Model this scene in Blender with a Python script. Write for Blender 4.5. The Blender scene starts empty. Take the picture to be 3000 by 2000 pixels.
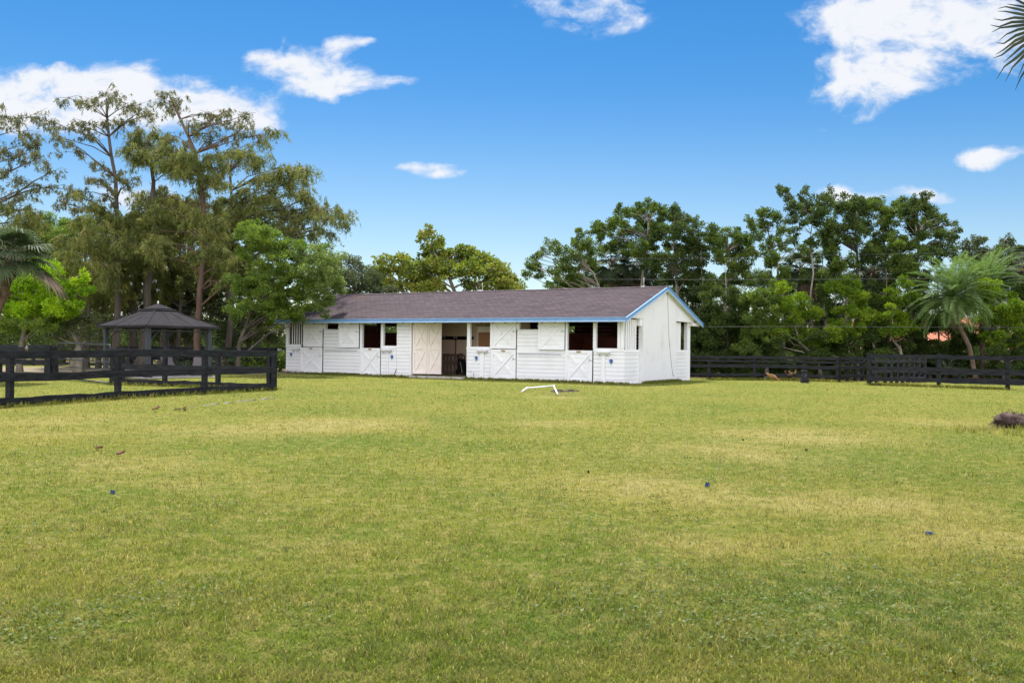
import bpy, math, random
import numpy as np
from mathutils import Matrix, Vector
R = math.radians
sc = bpy.context.scene
col = sc.collection
rng = np.random.default_rng(7)
random.seed(7)

# ---------------------------------------------------------------- camera
F, TH, CV, H = 2750.0, 0.0116, 1015.3, 1.45          # focal length in photo pixels, roll, horizon, eye height
cam_d = bpy.data.cameras.new('camera'); cam = bpy.data.objects.new('camera', cam_d); col.objects.link(cam)
cam_d.sensor_width = 36.0; cam_d.lens = 36.0*F/3000.0
cam_d.shift_y = (CV-1000.0)/3000.0
cam_d.clip_start = 0.05; cam_d.clip_end = 3000.0
_c, _s = math.cos(TH), math.sin(TH)
cam.matrix_world = Matrix(((_c, -_s, 0, 0), (0, 0, -1, 0), (_s, _c, 0, H), (0, 0, 0, 1)))
sc.camera = cam

# ---------------------------------------------------------------- light and sky
SUN_EL, SUN_AZ = R(63), R(-14)
sun_d = bpy.data.lights.new('sun', 'SUN'); sun = bpy.data.objects.new('sun', sun_d); col.objects.link(sun)
sun_d.energy = 3.4; sun_d.angle = R(4.0); sun_d.color = (1.0, 0.955, 0.88)
sun.rotation_euler = Vector((math.sin(SUN_AZ)*math.cos(SUN_EL), math.cos(SUN_AZ)*math.cos(SUN_EL), math.sin(SUN_EL))).to_track_quat('Z', 'Y').to_euler()
sc.view_settings.view_transform = 'Standard'; sc.view_settings.look = 'None'
sc.view_settings.exposure = 1.12; sc.view_settings.gamma = 1.0
sc.cycles.max_bounces = 8; sc.cycles.diffuse_bounces = 5; sc.cycles.transmission_bounces = 3; sc.cycles.transparent_max_bounces = 4
sc.cycles.use_denoising = True

def ray(u, v):
    r = (u-1500.0)/F; q = (CV-v)/F
    return (_c*r-_s*q, 1.0, _s*r+_c*q)
def at(u, v, Y):                       # a photo pixel at distance Y -> a point of the place
    d = ray(u, v); return Vector((d[0]*Y, Y, H+d[2]*Y))

class NT:
    def __init__(s, tree): s.t = tree; tree.nodes.clear()
    def n(s, typ, **kw):
        nd = s.t.nodes.new(typ)
        for k, v in kw.items():
            if k.startswith('i_'):
                key = k[2:]; key = int(key) if key.isdigit() else key.replace('_', ' ')
                nd.inputs[key].default_value = v
            else: setattr(nd, k, v)
        return nd
    def l(s, a, b): s.t.links.new(a, b)
    def val(s, x, sock):
        if isinstance(x, (int, float)): sock.default_value = x
        else: s.l(x, sock)
    def m(s, op, a, b=0.0, c=0.0, clamp=False):
        nd = s.n('ShaderNodeMath', operation=op); nd.use_clamp = clamp
        s.val(a, nd.inputs[0]); s.val(b, nd.inputs[1]); s.val(c, nd.inputs[2]); return nd.outputs[0]
    def ramp(s, x, lo, hi):             # smoothstep lo..hi
        nd = s.n('ShaderNodeMapRange', interpolation_type='SMOOTHSTEP')
        s.val(x, nd.inputs[0]); nd.inputs[1].default_value = lo; nd.inputs[2].default_value = hi; return nd.outputs[0]
    def mix(s, f, a, b):
        nd = s.n('ShaderNodeMix', data_type='RGBA'); s.val(f, nd.inputs[0])
        for x, k in ((a, 6), (b, 7)):
            if isinstance(x, tuple): nd.inputs[k].default_value = (*x, 1)
            else: s.l(x, nd.inputs[k])
        return nd.outputs[2]
    def noise(s, vec, scale, detail=4, rough=.55, dim='3D'):
        nd = s.n('ShaderNodeTexNoise', noise_dimensions=dim); nd.inputs['Scale'].default_value = scale
        nd.inputs['Detail'].default_value = detail; nd.inputs['Roughness'].default_value = rough
        if vec is not None: s.l(vec, nd.inputs['Vector'])
        return nd

world = bpy.data.worlds.new('World'); sc.world = world; world.use_nodes = True
w = NT(world.node_tree)
wo = w.n('ShaderNodeOutputWorld'); bg = w.n('ShaderNodeBackground'); w.l(bg.outputs[0], wo.inputs[0])
bg.inputs[1].default_value = 0.056
sky = w.n('ShaderNodeTexSky', sky_type='NISHITA'); sky.sun_disc = False
sky.sun_elevation = SUN_EL; sky.sun_rotation = SUN_AZ; sky.altitude = 0; sky.air_density = 1.0; sky.dust_density = 0.15; sky.ozone_density = 2.2
hs = w.n('ShaderNodeHueSaturation'); hs.inputs['Hue'].default_value = .502; hs.inputs['Value'].default_value = 1.03
tc = w.n('ShaderNodeTexCoord'); sep = w.n('ShaderNodeSeparateXYZ'); w.l(tc.outputs['Generated'], sep.inputs[0])
yy = w.m('MAXIMUM', sep.outputs[1], 0.05)
cx = w.m('DIVIDE', sep.outputs[0], yy); cz = w.m('DIVIDE', sep.outputs[2], yy)
w.l(sky.outputs[0], hs.inputs['Color']); w.l(w.m('ADD', w.m('MULTIPLY', w.ramp(cz, .02, .30), .30), 1.14), hs.inputs['Saturation'])   # the air is hazier low down
cv_ = w.n('ShaderNodeCombineXYZ'); w.l(cx, cv_.inputs[0]); w.l(w.m('MULTIPLY', cz, 1.5), cv_.inputs[1])
warp = w.noise(cv_.outputs[0], 9.0, 3, .5); 
wv = w.n('ShaderNodeVectorMath', operation='MULTIPLY_ADD'); w.l(warp.outputs['Color'], wv.inputs[0]); wv.inputs[1].default_value = (.07, .05, 0); w.l(cv_.outputs[0], wv.inputs[2])
n1 = w.noise(wv.outputs[0], 17.0, 10, .60).outputs[0]
n2 = w.noise(wv.outputs[0], 34.0, 8, .62).outputs[0]
sp2 = w.n('ShaderNodeSeparateXYZ'); w.l(wv.outputs[0], sp2.inputs[0])
wx = w.m('SUBTRACT', sp2.outputs[0], .035); wz = w.m('DIVIDE', w.m('SUBTRACT', sp2.outputs[1], .025), 1.5)
CLOUDS = [(60, 285, 190, 75, 1.2), (235, 235, 140, 48, 1.15), (360, 255, 110, 45, 1.1), (300, 330, 200, 55, 1.1), (560, 310, 180, 48, 1.15), (680, 345, 110, 42, 1.1),
          (575, 238, 60, 24, .45), (850, 200, 95, 44, 1.15), (950, 212, 105, 44, 1.2), (995, 145, 50, 48, .85), (1062, 120, 40, 12, .55), (1050, 240, 80, 30, .85),
          (1000, 266, 45, 24, .7), (1195, 228, 60, 18, .5), (823, 118, 28, 18, .3), (735, 162, 45, 18, .35), (430, 575, 160, 50, .8), (1250, 483, 70, 14, 1.0),
          (1315, 512, 60, 16, .95), (1660, -5, 170, 80, .6), (1800, 25, 110, 70, .55), (2560, 60, 160, 95, .95), (2760, 40, 240, 80, .85), (2610, 170, 115, 85, .95),
          (2500, 255, 110, 48, 1), (2580, 245, 120, 48, 1), (2930, 90, 190, 90, .65), (2960, 200, 150, 60, .3), (2495, 344, 80, 24, .5), (2399, 376, 30, 16, .35),
          (2885, 465, 85, 30, 1.2), (2950, 452, 60, 18, .7), (2693, 568, 75, 22, 1.25), (2462, 588, 55, 30, 1.25), (2530, 600, 60, 22, .7), (730, 60, 40, 14, .2), (430, 170, 50, 18, .22), (1490, 645, 50, 8, .3)]
dens = None
for (u, v, ru, rv, st) in CLOUDS:
    d = ray(u, v)
    ex = w.m('DIVIDE', w.m('SUBTRACT', wx, d[0]), ru/F); ez = w.m('DIVIDE', w.m('SUBTRACT', wz, d[2]), rv/F)
    r2 = w.m('ADD', w.m('MULTIPLY', ex, ex), w.m('MULTIPLY', ez, ez))
    g = w.m('MULTIPLY', w.m('EXPONENT', w.m('MULTIPLY', r2, -0.75)), st)
    dens = g if dens is None else w.m('ADD', dens, g)
dd = w.m('ADD', w.m('MINIMUM', w.m('MULTIPLY', dens, 1.05), 1.28), w.m('ADD', w.m('MULTIPLY', w.m('SUBTRACT', n1, .5), 2.9), w.m('MULTIPLY', w.m('SUBTRACT', n2, .5), .9)))
dd = w.m('MULTIPLY', dd, w.ramp(dens, .03, .5))
alpha = w.m('MULTIPLY', w.ramp(dd, .22, 1.35), .96)
ccol = w.mix(w.ramp(dd, .6, 1.5), (6.2, 6.9, 8.1), (7.7, 7.8, 8.1))
front = w.m('GREATER_THAN', sep.outputs[1], .1)
# unseen bright cloud bank added behind the camera to fill the shaded barn walls
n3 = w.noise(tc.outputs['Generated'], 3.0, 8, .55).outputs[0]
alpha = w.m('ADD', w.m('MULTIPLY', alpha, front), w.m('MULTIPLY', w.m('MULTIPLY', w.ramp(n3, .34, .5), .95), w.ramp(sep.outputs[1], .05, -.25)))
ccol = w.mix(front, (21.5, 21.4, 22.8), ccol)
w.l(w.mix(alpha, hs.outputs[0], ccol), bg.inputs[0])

# ---------------------------------------------------------------- helpers
def gz(x, y):                          # height of the ground
    return 0.012*np.sin(np.asarray(x)*.9)*np.sin(np.asarray(y)*.7)
def ground(u, v):
    d = ray(u, v); z = 0.0
    for _ in range(6):
        t = (z-H)/d[2]; z = float(gz(d[0]*t, d[1]*t))
    return Vector((d[0]*t, d[1]*t, z))
def tag(o, label=None, cat=None, group=None, kind=None):
    if label: o['label'] = label
    if cat: o['category'] = cat
    if group: o['group'] = group
    if kind: o['kind'] = kind
    return o
def empty(name, loc, rz=0.0, **kw):
    o = bpy.data.objects.new(name, None); col.objects.link(o); o.location = loc; o.rotation_euler = (0, 0, rz)
    o.empty_display_size = .2
    return tag(o, **kw)
def root_loc(p):
    v = Vector((0, 0, 0))
    while p is not None: v = v+Vector(p.location); p = p.parent
    return v
def np_mesh(name, V, faces, mat, parent=None, tint=None, smooth=False, local=False):
    """faces: list of int arrays (n,k)"""
    V = np.asarray(V, np.float32)
    if parent is not None and not local: V = V-np.array(root_loc(parent), np.float32)
    me = bpy.data.meshes.new(name); me.vertices.add(len(V)); me.vertices.foreach_set('co', V.ravel())
    faces = [np.asarray(f, np.int32) for f in faces if len(f)]
    idx = np.concatenate([f.ravel() for f in faces]); tot = np.concatenate([np.full(len(f), f.shape[1], np.int32) for f in faces])
    me.loops.add(len(idx)); me.loops.foreach_set('vertex_index', idx)
    me.polygons.add(len(tot)); st = np.zeros(len(tot), np.int32); st[1:] = np.cumsum(tot)[:-1]
    me.polygons.foreach_set('loop_start', st); me.polygons.foreach_set('loop_total', tot)
    if smooth: me.polygons.foreach_set('use_smooth', np.ones(len(tot), bool))
    me.update(calc_edges=True)
    if tint is not None:
        a = me.attributes.new('tint', 'FLOAT', 'POINT'); a.data.foreach_set('value', np.asarray(tint, np.float32))
    me.materials.append(mat)
    o = bpy.data.objects.new(name, me); col.objects.link(o)
    if parent is not None: o.parent = parent
    return o

class MB:
    def __init__(s): s.v = []; s.f = []; s.sm = []
    def quad8(s, p):                  # 8 corners: bottom 4 then top 4
        b = len(s.v); s.v += [tuple(q) for q in p]
        for f in ((0, 3, 2, 1), (4, 5, 6, 7), (0, 1, 5, 4), (1, 2, 6, 5), (2, 3, 7, 6), (3, 0, 4, 7)): s.f.append(tuple(b+i for i in f)); s.sm.append(False)
        return s
    def box(s, x0, x1, y0, y1, z0, z1):
        return s.quad8([(x0, y0, z0), (x1, y0, z0), (x1, y1, z0), (x0, y1, z0), (x0, y0, z1), (x1, y0, z1), (x1, y1, z1), (x0, y1, z1)])
    def beam(s, a, b, wd, ht, up=(0, 0, 1)):   # a bar of width wd, height ht between a and b
        a = Vector(a); b = Vector(b); d = (b-a).normalized(); r = d.cross(Vector(up)).normalized(); q = r.cross(d)
        r = r*wd/2; q = q*ht/2
        return s.quad8([a-r-q, a+r-q, b+r-q, b-r-q, a-r+q, a+r+q, b+r+q, b-r+q])
    def wavy(s, a, b, wd, ht, n=7, amp=.006, sag=0.0, rs=None):  # a weathered board
        rs = rs or random; a = Vector(a); b = Vector(b); d = (b-a).normalized(); r = d.cross(Vector((0, 0, 1))).normalized()*wd/2
        base = len(s.v)
        for i in range(n+1):
            t = i/n; c = a.lerp(b, t); up = Vector((0, 0, ht/2+rs.uniform(-amp, amp))); dn = Vector((0, 0, -ht/2+rs.uniform(-amp, amp)))
            c = c+Vector((0, 0, -sag*4*t*(1-t)+rs.uniform(-amp, amp)*.5))
            s.v += [tuple(c-r+dn), tuple(c+r+dn), tuple(c+r+up), tuple(c-r+up)]
        for i in range(n):
            o = base+4*i
            for k in range(4): s.f.append((o+k, o+(k+1) % 4, o+4+(k+1) % 4, o+4+k)); s.sm.append(False)
        s.f.append((base+3, base+2, base+1, base)); s.sm.append(False); o = base+4*n; s.f.append((o, o+1, o+2, o+3)); s.sm.append(False)
        return s
    def tube(s, pts, rad, n=6, cap=True, squash=1.0, smooth=True):
        pts = [Vector(p) for p in pts]; m = len(pts); rad = [rad]*m if isinstance(rad, (int, float)) else list(rad)
        b = len(s.v); prev = None
        for i in range(m):
            d = (pts[min(i+1, m-1)]-pts[max(i-1, 0)])
            d = d.normalized() if d.length > 1e-9 else Vector((0, 0, 1))
            if prev is None: r = d.cross(Vector((0, 0, 1)) if abs(d.z) < .9 else Vector((1, 0, 0))).normalized()
            else: r = (prev-d*prev.dot(d)).normalized()
            prev = r; q = d.cross(r)
            for k in range(n):
                a = 2*math.pi*k/n; s.v.append(tuple(pts[i]+r*(rad[i]*math.cos(a))+q*(rad[i]*squash*math.sin(a))))
        for i in range(m-1):
            for k in range(n):
                o = b+i*n; s.f.append((o+k, o+(k+1) % n, o+n+(k+1) % n, o+n+k)); s.sm.append(smooth)
        if cap:
            s.f.append(tuple(b+k for k in reversed(range(n)))); s.sm.append(False); o = b+(m-1)*n; s.f.append(tuple(o+k for k in range(n))); s.sm.append(False)
        return s
    def poly(s, pts, ext):             # flat polygon extruded by vector ext
        n = len(pts); b = len(s.v); e = Vector(ext); s.v += [tuple(p) for p in pts]+[tuple(Vector(p)+e) for p in pts]
        s.f.append(tuple(range(b+n-1, b-1, -1))); s.f.append(tuple(range(b+n, b+2*n))); s.sm += [False, False]
        for i in range(n): s.f.append((b+i, b+(i+1) % n, b+n+(i+1) % n, b+n+i)); s.sm.append(False)
        return s
    def blob(s, c, rx, ry, rz, seed=0, rough=.15, nu=12, nv=8):
        rs = random.Random(seed); c = Vector(c); b = len(s.v)
        for j in range(nv+1):
            ph = math.pi*j/nv
            for i in range(nu):
                a = 2*math.pi*i/nu; k = 1+rs.uniform(-rough, rough) if 0 < j < nv else 1
                s.v.append((c.x+rx*k*math.sin(ph)*math.cos(a), c.y+ry*k*math.sin(ph)*math.sin(a), c.z+rz*k*math.cos(ph)))
        for j in range(nv):
            for i in range(nu):
                o = b+j*nu; s.f.append((o+i, o+nu+i, o+nu+(i+1) % nu, o+(i+1) % nu)); s.sm.append(True)
        return s
    def build(s, name, mat, parent=None, local=False, **kw):
        V = s.v
        if parent is not None and not local:
            o3 = root_loc(parent); V = [(p[0]-o3.x, p[1]-o3.y, p[2]-o3.z) for p in V]
        me = bpy.data.meshes.new(name); me.from_pydata(V, [], s.f)
        me.polygons.foreach_set('use_smooth', s.sm); me.materials.append(mat); me.update()
        o = bpy.data.objects.new(name, me); col.objects.link(o)
        if parent is not None: o.parent = parent
        return tag(o, **kw)

# ---------------------------------------------------------------- materials
def mat(name):
    m = bpy.data.materials.new(name); m.use_nodes = True; t = NT(m.node_tree)
    out = t.n('ShaderNodeOutputMaterial'); p = t.n('ShaderNodeBsdfPrincipled'); t.l(p.outputs[0], out.inputs[0])
    p.inputs['Specular IOR Level'].default_value = .3
    return m, t, p, out
def bump(t, p, h, st=.4, dist=.02):
    b = t.n('ShaderNodeBump'); b.inputs['Strength'].default_value = st; b.inputs['Distance'].default_value = dist; t.l(h, b.inputs['Height']); t.l(b.outputs[0], p.inputs['Normal'])
def simple(name, c, rough=.6, var=.25, scale=6.0, stretch=(1, 1, 1), bst=.25, metal=0.0, c2=None, spec=.3):
    m, t, p, _ = mat(name); g = t.n('ShaderNodeTexCoord'); mp = t.n('ShaderNodeMapping'); mp.inputs['Scale'].default_value = stretch; t.l(g.outputs['Object'], mp.inputs[0])
    a = t.noise(mp.outputs[0], scale, 6, .6).outputs[0]
    lo = tuple(x*(1-var) for x in c) if c2 is None else c2
    t.l(t.mix(t.ramp(a, .3, .7), lo, c), p.inputs['Base Color']); p.inputs['Roughness'].default_value = rough; p.inputs['Metallic'].default_value = metal
    p.inputs['Specular IOR Level'].default_value = spec
    if bst: bump(t, p, t.noise(mp.outputs[0], scale*6, 5, .6).outputs[0], bst, .01)
    return m
M = {}
def paint(name, base, dirt, amt, grain=(1, 1, 1)):
    m, t, p, _ = mat(name); g = t.n('ShaderNodeTexCoord').outputs['Object']
    mp = t.n('ShaderNodeMapping'); mp.inputs['Scale'].default_value = grain; t.l(g, mp.inputs[0])
    a = t.noise(g, 1.6, 6, .62).outputs[0]; b = t.noise(mp.outputs[0], 9.0, 7, .7).outputs[0]
    mp2 = t.n('ShaderNodeMapping'); mp2.inputs['Scale'].default_value = (5, 5, .45); t.l(g, mp2.inputs[0]); st_ = t.noise(mp2.outputs[0], 2.2, 6, .7).outputs[0]      # rain streaks
    f = t.m('ADD', t.m('ADD', t.m('MULTIPLY', t.ramp(a, .42, .8), amt), t.m('MULTIPLY', t.ramp(st_, .56, .74), amt*.7)), t.m('MULTIPLY', t.ramp(b, .55, .8), amt*.8), clamp=True)
    t.l(t.mix(f, base, dirt), p.inputs['Base Color']); p.inputs['Roughness'].default_value = .62
    bump(t, p, b, .35, .006); return m
M['white'] = paint('white_painted_wood', (.815, .81, .835), (.55, .54, .54), .3, (1, 1, 6))
M['cream_warm_lit'] = paint('cream_and_warm_lit_wood', (.80, .72, .66), (.55, .45, .38), .35, (6, 6, 1))  # warm lamplight tinted into the door leaves' white; own colour on the cabinet
M['tan'] = paint('tan_painted_wall', (.84, .64, .49), (.72, .52, .39), .3)  # tan paint, lightened in place of lamplight in the aisle
M['redwood'] = paint('red_brown_stall_boards', (.15, .038, .02), (.06, .018, .012), .6, (1, 1, 8))
M['darkwood'] = paint('dark_rafters', (.05, .038, .03), (.025, .02, .018), .5)
M['cabinet'] = paint('orange_brown_wood', (.36, .17, .08), (.2, .085, .04), .5, (6, 6, 1))
M['pallet'] = paint('weathered_pallet_wood', (.24, .17, .13), (.12, .085, .07), .6, (1, 1, 6))
M['blue'] = simple('sky_blue_paint', (.19, .36, .64), .4, .15, 4, bst=.1)
M['bluelip'] = simple('pale_blue_drip_edge', (.50, .64, .84), .35, .1, 4, bst=.05)
M['bluemetal'] = simple('blue_plastic', (.03, .13, .42), .4, .2, 10, bst=0)
M['bar'] = simple('grey_blue_steel_bar', (.25, .30, .40), .35, .2, 10, bst=0, metal=.4)
M['scrap'] = simple('dark_blue_plastic', (.012, .045, .13), .5, .3, 10, bst=0)
M['brass'] = simple('dull_brass_plate', (.42, .30, .16), .45, .3, 20, bst=0, metal=.5)
M['concrete'] = simple('worn_concrete', (.48, .44, .40), .85, .3, 3, bst=.4)
M['black'] = simple('black_plastic', (.014, .014, .015), .6, .3, 8, bst=.1, spec=.15)
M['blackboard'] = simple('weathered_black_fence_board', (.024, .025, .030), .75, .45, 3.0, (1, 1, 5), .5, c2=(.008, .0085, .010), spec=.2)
M['greyboard'] = simple('paler_fence_board', (.04, .042, .046), .8, .45, 3.0, (1, 1, 5), .5, c2=(.014, .015, .018), spec=.2)  # lighter grey than the other fence boards
M['gatemetal'] = simple('dark_tubular_steel', (.06, .064, .07), .4, .3, 10, bst=.05, metal=.6)
M['gazebo_roof'] = simple('charcoal_steel_roof', (.040, .037, .040), .9, .25, 2.2, bst=.06, c2=(.026, .025, .028), spec=.06)
M['gazebo_post'] = simple('slate_powder_coat', (.045, .05, .062), .5, .15, 4, bst=.05)
M['sling'] = simple('grey_sling_fabric', (.22, .20, .23), .8, .15, 10, bst=.1)
M['bark'] = simple('grey_brown_bark', (.125, .108, .092), .9, .5, 2.5, (1, 1, .25), .9, c2=(.06, .045, .036))
M['redbark'] = simple('reddish_fibrous_bark', (.15, .105, .078), .9, .5, 2.5, (1, 1, .2), .9, c2=(.09, .05, .035))
M['palebark'] = simple('pale_smooth_bark', (.30, .26, .20), .85, .45, 2.0, (1, 1, .5), .6, c2=(.14, .12, .095))
M['palmbark'] = simple('brown_palm_boots', (.17, .125, .095), .9, .6, 5.0, (1, 1, 1), .9, c2=(.08, .045, .03))
M['pvc'] = simple('white_plastic_pipe', (.80, .81, .80), .35, .12, 8, bst=.02)
M['soil'] = simple('dug_brown_soil', (.11, .085, .06), .95, .5, 14, bst=.9, c2=(.05, .038, .028))
M['root'] = simple('purple_brown_root_fibre', (.12, .08, .068), .9, .6, 9, (1, 1, .4), 1.0, c2=(.035, .022, .02))
M['stick'] = simple('dry_brown_palm_boot', (.20, .10, .06), .9, .4, 10, bst=.4)
M['strap'] = simple('grey_weathered_timber', (.24, .22, .21), .85, .4, 8, bst=.4)
M['hen_dark'] = simple('dark_brown_feathers', (.055, .028, .018), .8, .5, 30, bst=.3)
M['hen_gold'] = simple('golden_buff_feathers', (.32, .175, .075), .8, .4, 30, bst=.3)
M['comb'] = simple('red_comb', (.45, .03, .02), .6, .2, 20, bst=0)
M['leg'] = simple('yellow_leg_scale', (.40, .26, .08), .6, .2, 20, bst=0)
M['dove'] = simple('pale_grey_feathers', (.40, .37, .34), .8, .35, 40, bst=.2)
M['wire'] = simple('weathered_wire', (.16, .165, .165), .5, .1, 5, bst=0)
M['orange'] = simple('terracotta_tile', (.44, .15, .08), .8, .3, 6, bst=.3)
M['peach'] = simple('peach_stucco', (.60, .40, .30), .85, .15, 3, bst=.2)
M['dry'] = simple('dead_palm_frond', (.28, .19, .13), .9, .4, 10, bst=0)
# stucco
m, t, p, _ = mat('white_rough_stucco'); g = t.n('ShaderNodeTexCoord').outputs['Object']
a = t.noise(g, 22, 5, .65).outputs[0]; b = t.noise(g, 1.3, 5, .6).outputs[0]
mp2 = t.n('ShaderNodeMapping'); mp2.inputs['Scale'].default_value = (4, 4, .4); t.l(g, mp2.inputs[0]); st_ = t.noise(mp2.outputs[0], 1.8, 7, .7).outputs[0]
t.l(t.mix(t.m('ADD', t.ramp(b, .5, .85), t.m('MULTIPLY', t.ramp(st_, .55, .72), .55), clamp=True), (.82, .81, .825), (.67, .655, .64)), p.inputs['Base Color']); p.inputs['Roughness'].default_value = .85
bump(t, p, t.ramp(a, .3, .75), .55, .03); M['stucco'] = m
# shingles
m, t, p, _ = mat('purple_brown_asphalt_shingles'); g = t.n('ShaderNodeTexCoord').outputs['Object']
br = t.n('ShaderNodeTexBrick'); t.l(g, br.inputs['Vector']); br.offset = .5; br.squash = 1.0
br.inputs['Scale'].default_value = 1.0; br.inputs['Brick Width'].default_value = .31; br.inputs['Row Height'].default_value = .175; br.inputs['Mortar Size'].default_value = .02; br.inputs['Mortar Smooth'].default_value = .3; br.inputs['Bias'].default_value = 0
br.inputs['Color1'].default_value = (.050, .034, .040, 1); br.inputs['Color2'].default_value = (.108, .076, .088, 1); br.inputs['Mortar'].default_value = (.026, .018, .019, 1)
n = t.noise(g, .7, 5, .6).outputs[0]; n2_ = t.noise(g, 30, 4, .6).outputs[0]
sx = t.n('ShaderNodeSeparateXYZ'); t.l(g, sx.inputs[0])
rust = t.m('MULTIPLY', t.ramp(t.noise(g, .9, 6, .65).outputs[0], .56, .7), t.ramp(sx.outputs[0], -10.0, -17.0))
c1 = t.mix(t.m('MULTIPLY', t.ramp(n, .35, .75), .45), br.outputs['Color'], (.088, .068, .074))
c1 = t.mix(t.m('MULTIPLY', rust, .6), c1, (.105, .05, .028))
t.l(t.mix(t.m('MULTIPLY', n2_, .45), c1, (.055, .042, .045)), p.inputs['Base Color']); p.inputs['Roughness'].default_value = .9
bump(t, p, t.m('ADD', br.outputs['Fac'], t.m('MULTIPLY', n2_, -.4)), -.6, .012); M['shingle'] = m

# lawn colour: one group shared by the soil sheet and by the blades
lg = bpy.data.node_groups.new('lawn_colour', 'ShaderNodeTree'); lg.interface.new_socket('Color', in_out='OUTPUT', socket_type='NodeSocketColor'); lg.interface.new_socket('Bare', in_out='OUTPUT', socket_type='NodeSocketFloat')
t = NT(lg); go = t.n('NodeGroupOutput'); geo = t.n('ShaderNodeNewGeometry'); sx = t.n('ShaderNodeSeparateXYZ'); t.l(geo.outputs['Position'], sx.inputs[0])
fl = t.n('ShaderNodeCombineXYZ'); t.l(sx.outputs[0], fl.inputs[0]); t.l(sx.outputs[1], fl.inputs[1]); P2 = fl.outputs[0]
ma = t.noise(P2, .16, 4, .6).outputs[0]; mb = t.noise(P2, .62, 7, .74).outputs[0]; mc = t.noise(P2, 2.6, 5, .7).outputs[0]; md = t.noise(P2, 11, 4, .7).outputs[0]
def patch(x, y, rx, ry, ang=0.0):
    ca, sa = math.cos(ang), math.sin(ang)
    dx = t.m('SUBTRACT', sx.outputs[0], x); dy = t.m('SUBTRACT', sx.outputs[1], y)
    ex = t.m('DIVIDE', t.m('ADD', t.m('MULTIPLY', dx, ca), t.m('MULTIPLY', dy, sa)), rx); ey = t.m('DIVIDE', t.m('SUBTRACT', t.m('MULTIPLY', dy, ca), t.m('MULTIPLY', dx, sa)), ry)
    return t.m('EXPONENT', t.m('MULTIPLY', t.m('ADD', t.m('MULTIPLY', ex, ex), t.m('MULTIPLY', ey, ey)), -1.0))
def pp(u, v, ru, rv):                   # a patch round the ground point seen there
    g0 = ground(u, v); g1 = ground(u+ru, v); g2 = ground(u, v+rv); g3 = ground(u, v-rv)
    return patch(g0.x, g0.y, abs(g1.x-g0.x), abs(g3.y-g2.y)/2)
def psum(L):
    o = None
    for q in L: k = t.m('MULTIPLY', pp(*q[:4]), q[4]); o = k if o is None else t.m('ADD', o, k)
    return o
TAN = psum([(1000, 1240, 190, 16, 1.0), (700, 1262, 300, 20, .5), (200, 1230, 200, 18, .5), (2330, 1275, 220, 22, .95), (2150, 1330, 230, 30, .7), (1900, 1420, 250, 30, .75), (2350, 1470, 300, 35, .75), (2750, 1240, 150, 14, .5), (2850, 1580, 250, 50, .7), (1620, 1240, 120, 10, .6), (2050, 1590, 250, 40, .5), (2700, 1480, 200, 30, .5), (1950, 1700, 200, 40, .35), (350, 1360, 250, 22, .5), (100, 1270, 150, 12, .5), (1650, 1165, 90, 5, .5), (600, 1420, 300, 20, .35), (900, 1600, 200, 30, .3)])
GREEN = psum([(1000, 1295, 260, 22, .8), (150, 1360, 130, 25, .5), (350, 1440, 200, 20, .7), (1800, 1570, 170, 60, .7), (1650, 1650, 250, 80, .7), (1000, 1900, 300, 70, .8), (1450, 1850, 250, 80, .7), (2400, 1350, 150, 30, .3), (2550, 1330, 250, 35, .7), (2880, 1290, 120, 25, .9), (2200, 1750, 300, 50, .7), (2700, 1750, 300, 50, .6), (1700, 1800, 250, 60, .7), (2600, 1520, 120, 14, .6), (330, 1800, 250, 60, .4), (1150, 1400, 200, 25, .4), (2900, 1920, 200, 60, .6), (1250, 1700, 200, 60, .4)])
DEEPGREEN = psum([(2500, 1720, 450, 70, .8), (2750, 1850, 350, 90, .9), (1750, 1870, 350, 70, .8), (2900, 1310, 110, 22, .8), (2600, 1370, 260, 35, .5), (2100, 1720, 300, 45, .5), (1400, 1960, 200, 50, .6), (300, 1900, 250, 60, .3)])  # patches of deeper green in the lawn
yel = t.ramp(t.m('ADD', t.m('ADD', t.m('MULTIPLY', ma, .8), t.m('MULTIPLY', mb, .9)), t.m('ADD', t.m('ADD', t.m('MULTIPLY', mc, .75), t.m('MULTIPLY', md, .35)), t.m('MULTIPLY', t.m('SUBTRACT', t.m('MULTIPLY', TAN, .75), t.m('MULTIPLY', GREEN, .5)), t.ramp(t.m('ADD', mb, t.m('MULTIPLY', mc, .35)), .40, .90)))), 1.08, 1.72)
dk = t.ramp(t.m('ADD', t.m('MULTIPLY', mc, .6), t.m('ADD', t.m('MULTIPLY', mb, .5), t.m('MULTIPLY', md, .35))), .82, 1.02)
c0 = t.mix(yel, (.096, .148, .016), (.222, .212, .040))
c0 = t.mix(t.m('MULTIPLY', t.m('MINIMUM', DEEPGREEN, 1.0), t.ramp(t.m('ADD', mb, t.m('MULTIPLY', mc, .4)), .5, .85)), c0, (.075, .135, .022))
c0 = t.mix(t.m('MULTIPLY', t.m('MINIMUM', TAN, 1.0), t.ramp(t.m('ADD', t.m('MULTIPLY', md, .4), t.m('ADD', mc, t.m('MULTIPLY', mb, .5))), .72, 1.12)), c0, (.38, .32, .14))
c0 = t.mix(t.m('MULTIPLY', dk, .55), c0, (.10, .105, .022))
brown = t.m('MULTIPLY', t.ramp(t.noise(P2, 1.3, 6, .7).outputs[0], .60, .72), .55)
c0 = t.mix(brown, c0, (.20, .155, .075))
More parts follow.
